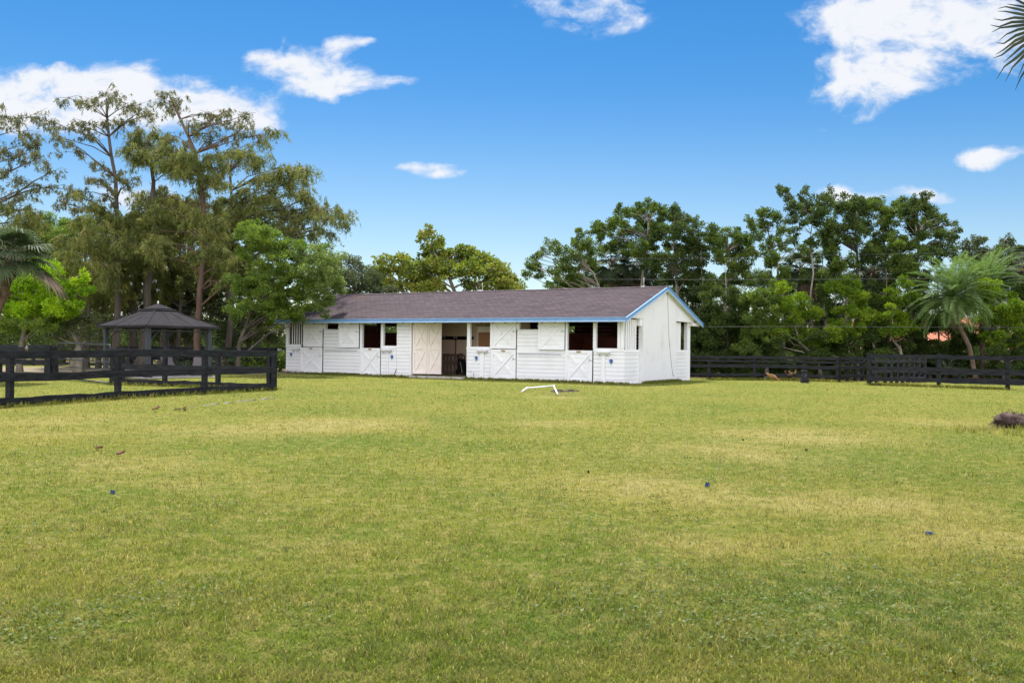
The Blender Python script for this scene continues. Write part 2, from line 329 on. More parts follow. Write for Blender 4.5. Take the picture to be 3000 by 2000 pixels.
# bare dirt: the drive behind the left gate, leaf litter under the trees, the worn strip by the barn
bare = t.m('ADD', t.m('MULTIPLY', patch(-21, 48, 9, 5.5, .15), 1.5), t.m('ADD', patch(-14.5, 48, 4, 3), t.m('MULTIPLY', patch(-12, 56, 12, 7), 1.3)))
bare = t.ramp(t.m('ADD', bare, t.m('MULTIPLY', t.m('SUBTRACT', mb, .5), .9)), .5, .75)
litter = t.m('MULTIPLY', t.ramp(t.m('ADD', sx.outputs[1], t.m('MULTIPLY', mb, 2.0)), 46.3, 47.6), t.m('GREATER_THAN', sx.outputs[0], 2.0))
litter2 = t.ramp(sx.outputs[1], 56, 60)
worn = t.ramp(t.m('ADD', t.m('ADD', patch(ground(1640, 1153).x, ground(1640, 1153).y, .9, .6), t.m('MULTIPLY', patch(ground(2890, 1255).x, ground(2890, 1255).y, .7, .45), .75)), t.m('MULTIPLY', t.m('SUBTRACT', mc, .5), .8)), .45, .8)
c0 = t.mix(t.m('MULTIPLY', worn, .75), c0, (.14, .11, .07))
c0 = t.mix(bare, c0, (.29, .235, .195))
c0 = t.mix(t.m('MAXIMUM', litter, litter2), c0, (.06, .045, .03))
c0 = t.mix(t.m('MULTIPLY', t.ramp(t.noise(P2, 5.5, 6, .75).outputs[0], .46, .62), .60), c0, (.33, .285, .10))
c0 = t.mix(t.m('MULTIPLY', t.ramp(t.noise(P2, 8.0, 5, .75).outputs[0], .52, .64), .62), c0, (.065, .078, .020))
t.l(c0, go.inputs[0]); t.l(t.m('MAXIMUM', bare, t.m('MAXIMUM', litter, t.m('MULTIPLY', worn, .6))), go.inputs[1])
# soil sheet
m, t, p, _ = mat('mown_lawn'); gr = t.n('ShaderNodeGroup'); gr.node_tree = lg; g = t.n('ShaderNodeNewGeometry').outputs['Position']
f1 = t.noise(g, 40, 5, .75).outputs[0]; f2 = t.noise(g, 140, 3, .7).outputs[0]
hh = t.m('ADD', t.m('MULTIPLY', f1, .6), t.m('MULTIPLY', f2, .5))
t.l(t.mix(t.ramp(hh, .40, .66), t.mix(.35, gr.outputs[0], (.07, .07, .02)), gr.outputs[0]), p.inputs['Base Color']); p.inputs['Roughness'].default_value = .95; p.inputs['Specular IOR Level'].default_value = .05
bump(t, p, hh, .8, .03); M['lawn'] = m
def leafmat(name, cols, trans=.45, group=False, rough=.55, spec=.25, tcol=1.0):
    m, t, p, out = mat(name); at_ = t.n('ShaderNodeAttribute', attribute_name='tint')
    if group:
        gr = t.n('ShaderNodeGroup'); gr.node_tree = lg
        c = t.mix(t.ramp(at_.outputs['Fac'], 0, 1), t.mix(.20, gr.outputs[0], (.08, .105, .02)), t.mix(.30, gr.outputs[0], (.46, .47, .13)))
        c = t.mix(t.m('MULTIPLY', t.m('GREATER_THAN', at_.outputs['Fac'], .86), .7), c, (.46, .37, .17))
        c = t.mix(t.m('MULTIPLY', t.m('LESS_THAN', at_.outputs['Fac'], .09), .6), c, (.17, .115, .05))
    else:
        rp = t.n('ShaderNodeValToRGB'); e = rp.color_ramp.elements
        while len(e) < len(cols): e.new(.5)
        for i, cc in enumerate(cols): e[i].position = i/(len(cols)-1); e[i].color = (*cc, 1)
        t.l(at_.outputs['Fac'], rp.inputs[0]); c = rp.outputs[0]
    t.l(c, p.inputs['Base Color']); p.inputs['Roughness'].default_value = rough; p.inputs['Specular IOR Level'].default_value = spec
    tr = t.n('ShaderNodeBsdfTranslucent'); hsv = t.n('ShaderNodeHueSaturation'); hsv.inputs['Value'].default_value = 1.25*tcol; hsv.inputs['Saturation'].default_value = 1.1; t.l(c, hsv.inputs['Color']); t.l(hsv.outputs[0], tr.inputs[0])
    mx = t.n('ShaderNodeMixShader'); mx.inputs[0].default_value = trans; t.l(p.outputs[0], mx.inputs[1]); t.l(tr.outputs[0], mx.inputs[2]); t.l(mx.outputs[0], out.inputs[0])
    return m
M['blade'] = leafmat('grass_blade', None, .58, True, .6, .15)
M['clover'] = leafmat('low_weed_leaf', [(.055, .090, .018), (.095, .135, .028), (.14, .17, .04)], .3)
M['cypress'] = leafmat('olive_cypress_foliage', [(.078, .106, .032), (.155, .188, .052), (.27, .282, .078), (.22, .185, .068)], .45)
M['cypress_dark'] = leafmat('brown_olive_cypress_foliage', [(.07, .085, .040), (.135, .148, .064), (.215, .215, .088), (.18, .14, .075)], .42)
M['lime'] = leafmat('yellow_green_leaf', [(.13, .24, .014), (.27, .44, .022), (.42, .54, .03)], .5)
M['green'] = leafmat('fresh_green_leaf', [(.072, .125, .022), (.142, .215, .036), (.245, .325, .056)], .48)
M['palegreen'] = leafmat('pale_green_leaf', [(.080, .135, .032), (.16, .225, .055), (.265, .32, .09)], .45)
M['greygreen'] = leafmat('grey_green_leaf', [(.048, .068, .026), (.092, .118, .046), (.15, .175, .07)], .4)
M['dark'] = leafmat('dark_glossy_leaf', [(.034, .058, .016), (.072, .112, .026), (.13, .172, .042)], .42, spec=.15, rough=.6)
M['figleaf'] = leafmat('mid_green_fig_leaf', [(.045, .078, .016), (.098, .150, .028), (.18, .245, .045)], .45, spec=.15, rough=.6)
M['hedge'] = leafmat('front_lit_hedge_leaf', [(.07, .125, .014), (.15, .24, .022), (.28, .36, .035)], .46, spec=.15)  # front light on the thicket's bright shrubs put into the leaf colour
M['almond'] = leafmat('yellowing_broad_leaf', [(.075, .115, .020), (.155, .205, .032), (.26, .30, .045), (.24, .21, .05)], .38)
M['sabal'] = leafmat('grey_green_palm_blade', [(.036, .058, .026), (.070, .10, .044), (.12, .15, .068)], .36, spec=.2, rough=.6)
M['near_sabal'] = leafmat('dark_grey_green_palm_blade', [(.018, .026, .014), (.035, .046, .022), (.06, .07, .034)], .25, spec=.2, rough=.6)
M['date'] = leafmat('blue_green_palm_leaflet', [(.065, .115, .034), (.13, .205, .060), (.21, .29, .09)], .42, spec=.15, rough=.6)
M['deadleaf'] = leafmat('dead_palm_blade', [(.09, .06, .04), (.18, .12, .085), (.27, .2, .15)], .2)
M['magenta'] = leafmat('magenta_bract', [(.22, .02, .08), (.4, .04, .16), (.5, .1, .25)], .3)
# ---------------------------------------------------------------- ground
xs = np.unique(np.concatenate([np.linspace(-600, -60, 12), np.arange(-60, 60.1, 1.0), np.linspace(60, 600, 12)]))
ys = np.unique(np.concatenate([np.linspace(-120, -6, 8), np.arange(-6, 75.1, 1.0), np.linspace(75, 1200, 14)]))
gx, gy = np.meshgrid(xs, ys); V = np.stack([gx.ravel(), gy.ravel(), gz(gx, gy).ravel()], 1)
nx, ny = len(xs), len(ys); i0 = (np.arange(ny-1)[:, None]*nx+np.arange(nx-1)[None]).ravel()
tag(np_mesh('ground', V, [np.stack([i0, i0+1, i0+nx+1, i0+nx], 1)], M['lawn'], smooth=True), kind='structure')

# ---------------------------------------------------------------- the horse barn (local x runs right, y runs back, origin at the front right corner)
YAW = .5559; P0 = (4.465, 37.456, 0.0); LEN, DEP = 18.63, 7.13
barn = empty('horse_barn', P0, -YAW, label='long white wooden horse barn with a purple brown shingle roof and sky blue trim', cat='barn')
rb = random.Random(3)
def boards(mb, s0, s1, z0, z1, t=0.0, th=.03, bh=.165, gap=.009, along='x', cap=None):
    """horizontal boards between s0 and s1 (s counts from the right corner to the left)"""
    z = z0; top = z1-(cap or 0)
    while z < top-.02:
        h = min(bh, top-z); j = rb.uniform(-.003, .003)
        if along == 'x': mb.box(-s1+abs(j), -s0-abs(j), t-th+j, t, z, z+h-gap)
        else: mb.box(t, t+th+j, s0, s1, z, z+h-gap)
        z += bh
    if cap:
        if along == 'x': mb.box(-s1-.01, -s0+.01, t-th-.012, t, top, z1)
        else: mb.box(t, t+th+.012, s0-.01, s1+.01, top, z1)
    return mb
def part(mb, name, m, parent=barn, **kw): return mb.build(name, M[m] if isinstance(m, str) else m, parent, local=True, **kw)
W = 'white'
# lower boarded walls, each section with its own boards
for (a, b, z0, z1, cap) in [(17.60, 18.63, .02, 1.44, .14), (13.72, 16.10, .1, 1.31, 0), (11.54, 12.47, .03, 1.43, .14), (10.74, 11.53, .03, 2.52, 0), (6.30, 7.59, .02, 1.43, .12), (2.63, 5.00, .04, 1.33, 0), (0.0, 1.34, .01, 1.43, .14)]:
    o = part(boards(MB(), a, b, z0, z1, cap=cap), 'board_wall', W)
for (a, b) in [(15.05, 16.10), (3.91, 4.99)]: part(boards(MB(), a, b, 1.32, 2.2, t=.0), 'board_wall', W)
# dark backing behind the boards so that the joints read as joints
for (a, b, z0, z1) in [(17.62, 18.6, .0, 1.40), (13.74, 16.08, .08, 1.29), (11.56, 12.45, .0, 1.40), (10.76, 11.52, .0, 2.5), (6.32, 7.57, .0, 1.40), (2.65, 4.98, .0, 1.31), (.02, 1.32, .0, 1.40), (15.07, 16.08, 1.31, 2.18), (3.93, 4.97, 1.32, 2.18)]: part(MB().box(-b, -a, .004, .03, z0, z1), 'wall_backing', 'darkwood')
# posts
def post(a, b, z0, z1, t0=-.06, t1=.06, m=W): return part(MB().box(-b, -a, t0, t1, z0, z1), 'post', m)
for (a, b, z0) in [(18.44, 18.62, 1.44), (15.91, 16.13, 2.2), (13.60, 13.74, .1), (12.31, 12.46, 1.43), (10.66, 10.735, .02), (7.39, 7.56, 1.43), (4.86, 5.01, 2.2), (2.53, 2.625, .05), (1.21, 1.35, 1.43), (.135, .26, 1.43), (.0, .12, 1.43), (6.305, 6.345, 1.43)]: post(a, b, z0, 2.66)
# thin vertical bars in the end stall, small ones above the first door
for i in range(5):
    s = 17.60+.155*i; part(MB().box(-s-.02, -s+.02, -.02, .02, 1.44, 2.6), 'window_bar', W)
for i in range(4):
    s = 16.55+.17*i; part(MB().box(-s-.016, -s+.016, -.01, .02, 2.47, 2.66), 'window_bar', W)
# dutch doors
def door(a, b, z0, z1, t=-.035, flip=False, plate=False, latch=True):
    w, h, fr = b-a, z1-z0, .115; x0, x1 = -b, -a
    d = part(boards(MB(), a+.01, b-.01, z0+.01, z1-.01, t=t, th=.025, bh=.19, gap=.004), 'stall_door', W)
    f = MB()
    f.box(x0, x1, t-.058, t-.027, z1-fr, z1).box(x0, x1, t-.058, t-.027, z0, z0+fr)
    f.box(x0, x0+fr, t-.056, t-.026, z0+fr+.002, z1-fr-.002).box(x1-fr, x1, t-.056, t-.026, z0+fr+.002, z1-fr-.002)
    part(f, 'door_frame', W, d)
    br = MB(); ix0, ix1, iz0, iz1 = x0+fr, x1-fr, z0+fr, z1-fr
    A_, B_ = ((ix0, iz0), (ix1, iz1)) if not flip else ((ix1, iz0), (ix0, iz1))
    C_, D_ = ((ix0, iz1), (ix1, iz0)) if not flip else ((ix1, iz1), (ix0, iz0))
    yy_ = t-.039
    br.beam((A_[0], yy_, A_[1]), (B_[0], yy_, B_[1]), .022, .10, (0, -1, 0)) if False else None
    def diag(p, q, yv, wd=.10):
        p = Vector((p[0], yv, p[1])); q = Vector((q[0], yv, q[1])); d_ = (q-p).normalized(); nrm = Vector((-d_.z, 0, d_.x))*wd/2; e = Vector((0, -.034, 0))
        br.quad8([p-nrm, q-nrm, q-nrm+e, p-nrm+e, p+nrm, q+nrm, q+nrm+e, p+nrm+e])
    P_ = lambda p: p
    diag(A_, B_, t-.026)
    mid = ((C_[0]+D_[0])/2, (C_[1]+D_[1])/2); k = .075
    dv = (D_[0]-C_[0], D_[1]-C_[1])
    diag(C_, (C_[0]+dv[0]*(.5-k), C_[1]+dv[1]*(.5-k)), t-.025); diag((C_[0]+dv[0]*(.5+k), C_[1]+dv[1]*(.5+k)), D_, t-.025)
    part(br, 'cross_brace', W, d)
    if plate: part(MB().box((x0+x1)/2-.10, (x0+x1)/2+.10, t-.066, t-.057, z1-.095, z1-.025), 'name_plate', 'brass', d)
    if latch:
        l = MB().box(x1-.16, x1+.02, t-.072, t-.057, z1-.42, z1-.40); l.tube([(x1-.1, t-.075, z1-.41), (x1-.1, t-.075, z1-.34)], .008)
        part(l, 'latch', 'bar', d)
    for zz in (z0+.2, z1-.2): part(MB().box(x0-.03, x0+.14, t-.066, t-.0585, zz-.018, zz+.018), 'hinge', W, d)
    return d
door(16.14, 17.41, 1.33, 2.47, flip=True); door(16.12, 17.58, .07, 1.30, plate=True, t=-.06)
door(13.77, 15.04, 1.32, 2.47, t=-.075, flip=True); door(12.49, 13.69, .05, 1.31, plate=True)
door(5.02, 6.30, 1.36, 2.50); door(5.02, 6.27, .07, 1.325, plate=True)
door(2.64, 3.89, 1.34, 2.51, t=-.075, flip=True); door(1.37, 2.61, .05, 1.33, plate=True)
# blanket bars, bucket hooks, faucet boxes
for (a, b, z) in [(13.92, 15.91, 1.17), (2.85, 4.88, 1.15)]:
    q = MB().tube([(-b, -.11, z), (-a, -.11, z)], .013)
    for s in (a, (a+b)/2, b): q.tube([(-s, -.03, z), (-s, -.11, z)], .01, 5)
    part(q, 'blanket_bar', 'bar')
for (s, z) in [(18.25, .95), (11.79, .92), (7.06, .94), (.53, .92)]:
    q = MB(); pts = [(-s+.065*math.cos(a), -.055, z+.065*math.sin(a)) for a in np.linspace(0, 2*math.pi, 13)]; q.tube(pts, .014, 5)
    q.tube([(-s, -.03, z-.02), (-s, -.06, z-.12), (-s+.01, -.09, z-.14)], .014, 5); q.tube([(-s-.10, -.055, z+.03), (-s-.04, -.055, z)], .012, 5)
    q.box(-s-.03, -s+.03, -.045, -.03, z-.06, z+.06)
    part(q, 'bucket_hook', 'bluemetal')
for (a, b, zt, pa, pb) in [(17.65, 18.14, 1.235, 17.90, 17.96), (11.79, 12.41, 1.235, 11.99, 12.05), (6.46, 7.02, 1.27, 6.66, 6.85), (.57, 1.14, 1.27, .80, .96)]:
    sh = part(MB().box(-b, -a, -.2, -.045, zt-.02, zt+.012).quad8([(-b+.03, -.05, zt-.15), (-a-.03, -.05, zt-.15), (-a-.03, -.043, zt-.15), (-b+.03, -.043, zt-.15), (-b+.03, -.16, zt-.02), (-a-.03, -.16, zt-.02), (-a-.03, -.15, zt-.02), (-b+.03, -.15, zt-.02)]), 'faucet_shelf', W)
    for s in (a+.13, b-.13): part(MB().tube([(-s, -.05, zt-.10), (-s, -.12, zt-.11), (-s, -.13, zt-.16)], .016, 6), 'faucet', 'bar', sh)
    part(MB().box(-pb, -pa, -.075, -.046, .0, zt-.15), 'pipe_cover', W, sh)
q = MB().tube([(-11.72, -.05, .05), (-11.60, -.08, .12), (-11.55, -.06, .25), (-11.53, -.05, .36)], .014, 6); part(q, 'hose_end', 'black')
part(MB().box(-7.46, -7.28, -.06, -.044, .33, .35), 'conduit', 'bar'); part(MB().box(-7.20, -7.185, -.06, -.044, .02, .30), 'conduit', 'bar')
# gable end: stucco wall standing proud, boarded half walls and slats either side
SL = .348; ZU = lambda t: 2.565+(min(t, DEP-t)+.6)*SL          # underside of the roof
mid = DEP/2
g = MB(); ys_ = [(1.41, 0), (5.0, 0), (5.0, 2.66), (DEP, 2.66), (DEP, ZU(DEP)-.01), (mid, ZU(mid)-.01), (0, ZU(0)-.01), (0, 2.66), (1.41, 2.66)]
b0 = 0
for xx in (.2, -.0): g.v += [(xx, y, z) for (y, z) in ys_]
n_ = len(ys_)
# concave outline: fan it as three convex pieces on both faces
for pcs in ((0, 1, 2, 8), (8, 2, 3, 4, 5, 6, 7)):
    g.f.append(tuple(pcs)); g.f.append(tuple(reversed([k+n_ for k in pcs]))); g.sm += [False, False]
for i in range(n_): g.f.append((i, i+n_, (i+1) % n_+n_, (i+1) % n_)); g.sm.append(False)
part(g, 'gable_wall', 'stucco')
for (a, b) in [(.0, 1.40), (5.38, 6.62)]: part(boards(MB(), a, b, .01, 1.39, t=0.0, along='y', cap=.13), 'board_wall', W)
part(MB().box(0, .035, 6.63, DEP, .0, 1.39), 'board_wall', W)
part(MB().box(-.04, -.004, .02, 1.40, 0, 1.36), 'wall_backing', 'darkwood'); part(MB().box(-.04, -.004, 5.2, 7.1, 0, 1.36), 'wall_backing', 'darkwood')
for i in range(6):
    t0 = .10+i*.178; part(MB().box(-.0, .035, t0, t0+.115, 1.39, 2.62), 'slat', W)
for i in range(4):
    t0 = 5.02+i*.235; part(MB().box(-.0, .035, t0, t0+.215, 1.39, 2.62), 'slat', W)
post(-.03, .13, 1.39, 2.66, 6.76, DEP)
part(MB().box(-.02, .24, 6.9, 7.72, 2.5, 2.65), 'beam_end', W)
part(MB().box(-.02, .16, 1.15, 1.405, 2.36, 2.655), 'beam_end', W)
part(MB().tube([(.206, 3.93, 3.9), (.207, 4.02, 3.0), (.207, 4.15, 1.9), (.207, 4.42, .9), (.207, 4.62, .32), (.24, 4.72, .22)], .009, 5), 'cable', 'strap')
# roof
EA, EB = -.6, DEP+.65; XL, XR = -LEN-.34, .36; TH_ = .085
rz_ = lambda t: ZU(t)+TH_ if False else 2.565+TH_+(min(t, DEP-t)+.6)*SL
roof = MB()
def slope(y0, z0, y1, z1):
    roof.quad8([(XL, y0, z0-TH_), (XR, y0, z0-TH_), (XR, y1, z1-TH_), (XL, y1, z1-TH_), (XL, y0, z0), (XR, y0, z0), (XR, y1, z1), (XL, y1, z1)])
zr = rz_(mid); slope(EA, rz_(EA), mid, zr); slope(mid, zr, EB, rz_(EB))
rf = part(roof, 'roof', 'shingle')
rc = MB()                               # shingle courses: thin steps in the roof plane, slightly uneven, and the ridge caps
ncs = 30
for i in range(ncs):
    y0 = EA-.02+(mid-EA)*i/ncs; y1 = y0+(mid-EA)/ncs*1.05; za, zb = rz_(EA)+(y0-EA)*SL, rz_(EA)+(y1-EA)*SL
    x = XL-.02
    while x < XR+.02:
        x2 = min(XR+.02, x+rb.uniform(1.5, 4)); j = rb.uniform(.010, .017)
        rc.quad8([(x, y0, za+.001), (x2, y0, za+.001), (x2, y1, zb+.001), (x, y1, zb+.001), (x, y0, za+j), (x2, y0, za+j), (x2, y1, zb+.003), (x, y1, zb+.003)]); x = x2+.002
part(rc, 'shingle_courses', 'shingle', rf)
cp = MB(); x = XL-.02
while x < XR:
    z = zr+.02+rb.uniform(0, .008); cp.quad8([(x, mid-.16, zr-.035), (x+.3, mid-.16, zr-.04), (x+.3, mid, z-.012), (x, mid, z-.004), (x, mid-.15, zr-.012), (x+.3, mid-.15, zr-.018), (x+.3, mid+.02, z+.006), (x, mid+.02, z+.014)]); x += .285
part(cp, 'ridge_cap', 'shingle', rf)
for s in (9.2, .75):
    part(MB().tube([(-s, mid, zr+.02), (-s, mid, zr+.42)], .010, 5).box(-s-.10, -s+.05, mid-.06, mid+.06, zr+.018, zr+.05), 'ridge_rod', 'pvc', rf)
# trim
fz = rz_(EA)
part(MB().box(XL-.02, XR+.02, EA-.045, EA-.022, fz-.165, fz-.03), 'fascia', 'blue')
part(MB().box(XL-.025, XR+.025, EA-.075, EA-.0205, fz-.029, fz+.012), 'drip_edge', 'blue')
part(MB().box(XL-.022, XR+.022, EA-.052, EA-.0455, fz-.168, fz-.135), 'drip_edge', 'bluelip')
def rake(x0, x1, ya, yb, dz0, dz1):
    za, zb = rz_(EA)+(ya-EA)*SL if ya < mid else rz_(EB)+(EB-ya)*SL, rz_(mid) if abs(yb-mid) < 1e-6 else 0
    return MB().quad8([(x0, ya, za+dz0), (x1, ya, za+dz0), (x1, yb, zb+dz0), (x0, yb, zb+dz0), (x0, ya, za+dz1), (x1, ya, za+dz1), (x1, yb, zb+dz1), (x0, yb, zb+dz1)])
for (ya, e) in ((EA-.06, 0), (EB+.06, 1)):
    for (x0, x1) in ((XR, XR+.03), (XL-.03, XL)):
        part(rake(x0, x1, ya, mid, -.165, -.03), 'rake_board', 'blue')
    part(rake(XR-.01, XR+.055, ya, mid, -.029, .014), 'rake_trim', 'blue'); part(rake(XR+.0301, XR+.04, ya, mid, -.168, -.135), 'rake_trim', 'bluelip')
# soffit boards under the gable overhang
part(MB().quad8([(.201, EA, fz-TH_-.02), (XR-.003, EA, fz-TH_-.02), (XR-.003, mid, zr-TH_-.02), (.201, mid, zr-TH_-.02), (.201, EA, fz-TH_-.003), (XR-.003, EA, fz-TH_-.003), (XR-.003, mid, zr-TH_-.003), (.201, mid, zr-TH_-.003)])
     .quad8([(.201, mid, zr-TH_-.02), (XR-.003, mid, zr-TH_-.02), (XR-.003, EB, rz_(EB)-TH_-.02), (.201, EB, rz_(EB)-TH_-.02), (.201, mid, zr-TH_-.003), (XR-.003, mid, zr-TH_-.003), (XR-.003, EB, rz_(EB)-TH_-.003), (.201, EB, rz_(EB)-TH_-.003)]), 'soffit', W)
for i in range(31):
    x = -LEN-.1+i*.61; part(MB().quad8([(x, EA+.02, fz-TH_-.13), (x+.045, EA+.02, fz-TH_-.13), (x+.045, mid, zr-TH_-.13), (x, mid, zr-TH_-.13), (x, EA+.02, fz-TH_-.004), (x+.045, EA+.02, fz-TH_-.004), (x+.045, mid, zr-TH_-.004), (x, mid, zr-TH_-.004)]), 'rafter', 'darkwood')
part(MB().box(-LEN, -.25, .09, .2, 2.56, 2.72), 'wall_plate', 'darkwood'); part(MB().box(-LEN, -.25, DEP-.16, DEP-.04, 2.5, 2.7), 'wall_plate', 'darkwood')
# left end wall, inner walls of the stalls, back wall
part(boards(MB(), .2, DEP-.1, .0, 2.6, t=-LEN-.0, along='y'), 'end_wall', W)
for (s, t0, t1) in ((3.75, .12, DEP-.2), (7.0, 3.2, DEP-.2), (10.85, .12, 1.3), (11.9, 3.2, DEP-.2), (14.9, .12, DEP-.2)):
    part(boards(MB(), t0, t1, .0, 2.08, t=-s, along='y', th=.04), 'stall_partition', 'redwood')
for (s0, s1, zt) in ((1.45, 6.0, 2.5), (6.0, 7.5, 2.16), (7.5, 17.0, 2.5), (17.0, LEN, 2.16)):
    part(boards(MB(), s0, s1, .0, zt, t=DEP-.02, th=.04), 'back_wall', 'redwood'); part(MB().box(-s1, -s0, DEP+.001, DEP+.03, 0, zt), 'back_wall', W)
part(MB().box(-LEN+.045, -LEN+.07, .2, DEP-.2, 0, 2.5), 'end_wall_lining', 'redwood')
part(MB().box(-1.44, 0, DEP-.06, DEP-.02, 0, 1.38), 'back_wall', W)
for s in (1.5, 3.75, 7.2, 10.95, 14.9, 18.5): part(MB().box(-s-.07, -s+.07, DEP-.15, DEP-.01, 0, 2.6), 'post', 'darkwood')
part(MB().box(-3.7, -1.5, 3.6, 3.66, 0, 1.9), 'stall_partition', 'redwood')
part(MB().box(-LEN, -.02, .05, DEP, -.05, .035), 'floor_slab', 'concrete')
# aisle
part(MB().box(-11.9, -6.2, 3.05, 3.1, .036, 2.75), 'aisle_wall', 'tan')
part(MB().box(-11.9, -11.85, 1.3, 3.04, .036, 2.7), 'aisle_wall', 'tan'); part(MB().box(-11.84, -10.81, 1.3, 1.34, .036, 2.7), 'aisle_wall', 'redwood')
part(MB().box(-10.62, -7.62, -.28, .045, -.04, .09), 'floor_slab', 'concrete')
part(boards(MB(), 8.56, 9.2, .04, 2.4, t=2.92, th=.03), 'aisle_board_wall', 'tan')
cb = part(MB().box(-8.54, -7.3, 2.2, 2.9, .04, 2.38), 'tack_cabinet', 'cream_warm_lit')
cd = part(MB().box(-8.46, -7.4, 2.165, 2.199, .1, 2.1), 'cabinet_door', 'cabinet', cb)
rack = part(MB().box(-11.2, -9.3, 2.99, 3.045, 1.76, 1.92), 'hook_board', 'black')
for s in (11.08, 10.95, 10.38, 10.26): part(MB().tube([(-s, 2.97, 1.9), (-s, 2.93, 1.83), (-s, 2.92, 1.87)], .02, 5), 'coat_hook', 'pvc', rack)
part(MB().tube([(-10.3, 2.96, 1.78), (-10.29, 2.95, 1.3), (-10.33, 2.94, .8), (-10.3, 2.92, .3)], .022, 6), 'hanging_cable', 'black', rack)
# tall double doors standing open into the aisle
ang = R(27); dl = empty('aisle_door', (-10.62, .02, 0), ang); dl.parent = barn
def leaf(x0, x1):
    l = MB().box(x0, x1, -.02, .0, .16, 2.5).build('door_leaf', M['cream_warm_lit'], dl, local=True)
    f = MB(); y0, y1 = -.058, -.0205
    for (z0, z1) in ((.16, .27), (1.27, 1.38), (2.39, 2.5)): f.box(x0, x1, y0, y1, z0, z1)
    for (a, b) in ((x0, x0+.08), (x1-.08, x1)): f.box(a, b, y0+.001, y1, .27, 1.27).box(a, b, y0+.001, y1, 1.38, 2.39)
    def dg(p, q, yv):
        p = Vector((p[0], yv, p[1])); q = Vector((q[0], yv, q[1])); d_ = (q-p).normalized(); n = Vector((-d_.z, 0, d_.x))*.045; e = Vector((0, -.034, 0)); f.quad8([p-n, q-n, q-n+e, p-n+e, p+n, q+n, q+n+e, p+n+e])
    for (z0, z1) in ((.27, 1.27), (1.38, 2.39)):
        dg((x0+.08, z0), (x1-.08, z1), -.0212)
        a, b = Vector((x0+.08, z1)), Vector((x1-.08, z0)); dg(a, a.lerp(b, .46), -.0213); dg(a.lerp(b, .54), b, -.0213)
    f.build('door_frame', M['cream_warm_lit'], l, local=True)
leaf(.0, .66); leaf(.67, 1.33)

def bl(s, t, z): c, k = math.cos(YAW), math.sin(YAW); x = -s; return Vector((P0[0]+x*c+t*k, P0[1]-x*k+t*c, z))
# things standing in the aisle
pl = empty('wooden_pallet', bl(10.37, 2.85, .09), -YAW, label='weathered wooden pallet leaning upright against the tan wall of the barn aisle', cat='pallet')
for i, x in enumerate((-.5, -.3, -.1, .12, .32, .5)): MB().box(x-.06, x+.06, -.06, -.04, .0, .98).build('pallet_slat', M['pallet'], pl, local=True)
for z in (.04, .46, .88): MB().box(-.56, .56, -.039, .04, z, z+.10).build('pallet_runner', M['pallet'], pl, local=True)
MB().box(-.42, .52, -.085, -.061, .50, .66).build('pallet_slat', M['pallet'], pl, local=True)
ct = empty('hand_cart', bl(9.60, 2.5, .09), -YAW, label='folded black wheeled cart beside the upright wooden pallet', cat='cart')
MB().tube([(-.22, 0, .1), (-.26, .05, .95), (-.1, .05, 1.0), (.12, .03, .92), (.26, 0, .1)], .025, 6).tube([(-.22, 0, .45), (.2, 0, .5)], .02, 6).build('cart_frame', M['black'], ct, local=True)
MB().quad8([(-.2, -.1, .05), (.2, -.1, .05), (.22, .06, .05), (-.22, .06, .05), (-.22, -.04, .78), (.12, -.04, .74), (.12, .05, .74), (-.22, .05, .78)]).build('cart_bag', M['black'], ct, local=True)
for x in (-.2, .24):
    wl = MB().tube([(x-.02, -.1, .12), (x+.02, -.1, .12)], .12, 12).build('wheel', M['black'], ct, local=True)
MB().tube([(.1, -.12, .1), (-.02, -.12, .6)], .012, 5).build('cart_handle', M['pvc'], ct, local=True)
# ---------------------------------------------------------------- fences
def fence(name, label, pts, rails=((1.15, .175), (.637, .18), (.125, .15)), ph=1.24, pw=.125, m='blackboard', group=None, cat='fence', wav=.007, side=1, posts=True, seed=0):
    rs = random.Random(seed+11)
    P = [Vector((p[0], p[1], float(gz(p[0], p[1])))) for p in pts]
    e = empty(name, P[0], label=label, cat=cat, group=group)
    for i, p in enumerate(P):
        d = (P[min(i+1, len(P)-1)]-P[max(i-1, 0)]).normalized(); n = Vector((d.y, -d.x, 0))*pw/2; d2 = Vector((d.x, d.y, 0))*pw/2
        lean = Vector((rs.uniform(-.012, .012), rs.uniform(-.012, .012), 0)); hh = ph+rs.uniform(-.012, .02)
        b = Vector((0, 0, -.05)); tp = Vector((0, 0, hh))+lean
        MB().quad8([p-n-d2+b, p-n+d2+b, p+n+d2+b, p+n-d2+b, p-n-d2+tp, p-n+d2+tp, p+n+d2+tp, p+n-d2+tp]).build('post', M[m], e)
    for i in range(len(P)-1):
        a, b = P[i], P[i+1]; d = (b-a).normalized(); n = Vector((d.y, -d.x, 0)); n = n if n.y < 0 else -n
        off = n*(pw/2+.018)*side
        for (z, h) in rails:
            j0, j1 = rs.uniform(-.012, .012), rs.uniform(-.012, .012)
            MB().wavy(a+off+Vector((0, 0, z+j0))+d*.004, b+off+Vector((0, 0, z+j1))-d*.004, .034, h, 7, wav if z > .3 else wav*2.2, sag=rs.uniform(-.008, .015), rs=rs).build('rail', M[m], e)
    return e
g2 = lambda u, v: tuple(ground(u, v)[:2])
fa, fb, fc = g2(28, 1190.7), g2(345, 1168), g2(803, 1142)
mid_ = ((fb[0]+fc[0])/2, (fb[1]+fc[1])/2)
st = (fa[0]-fb[0], fa[1]-fb[1])
fence('board_fence', 'nearest black board fence of the left paddock, ending at a corner post', [(fa[0]+st[0]*k, fa[1]+st[1]*k) for k in (3, 2, 1, 0)]+[fb, mid_, fc], seed=1)
gA, gB = g2(330, 1126), g2(160, 1109)
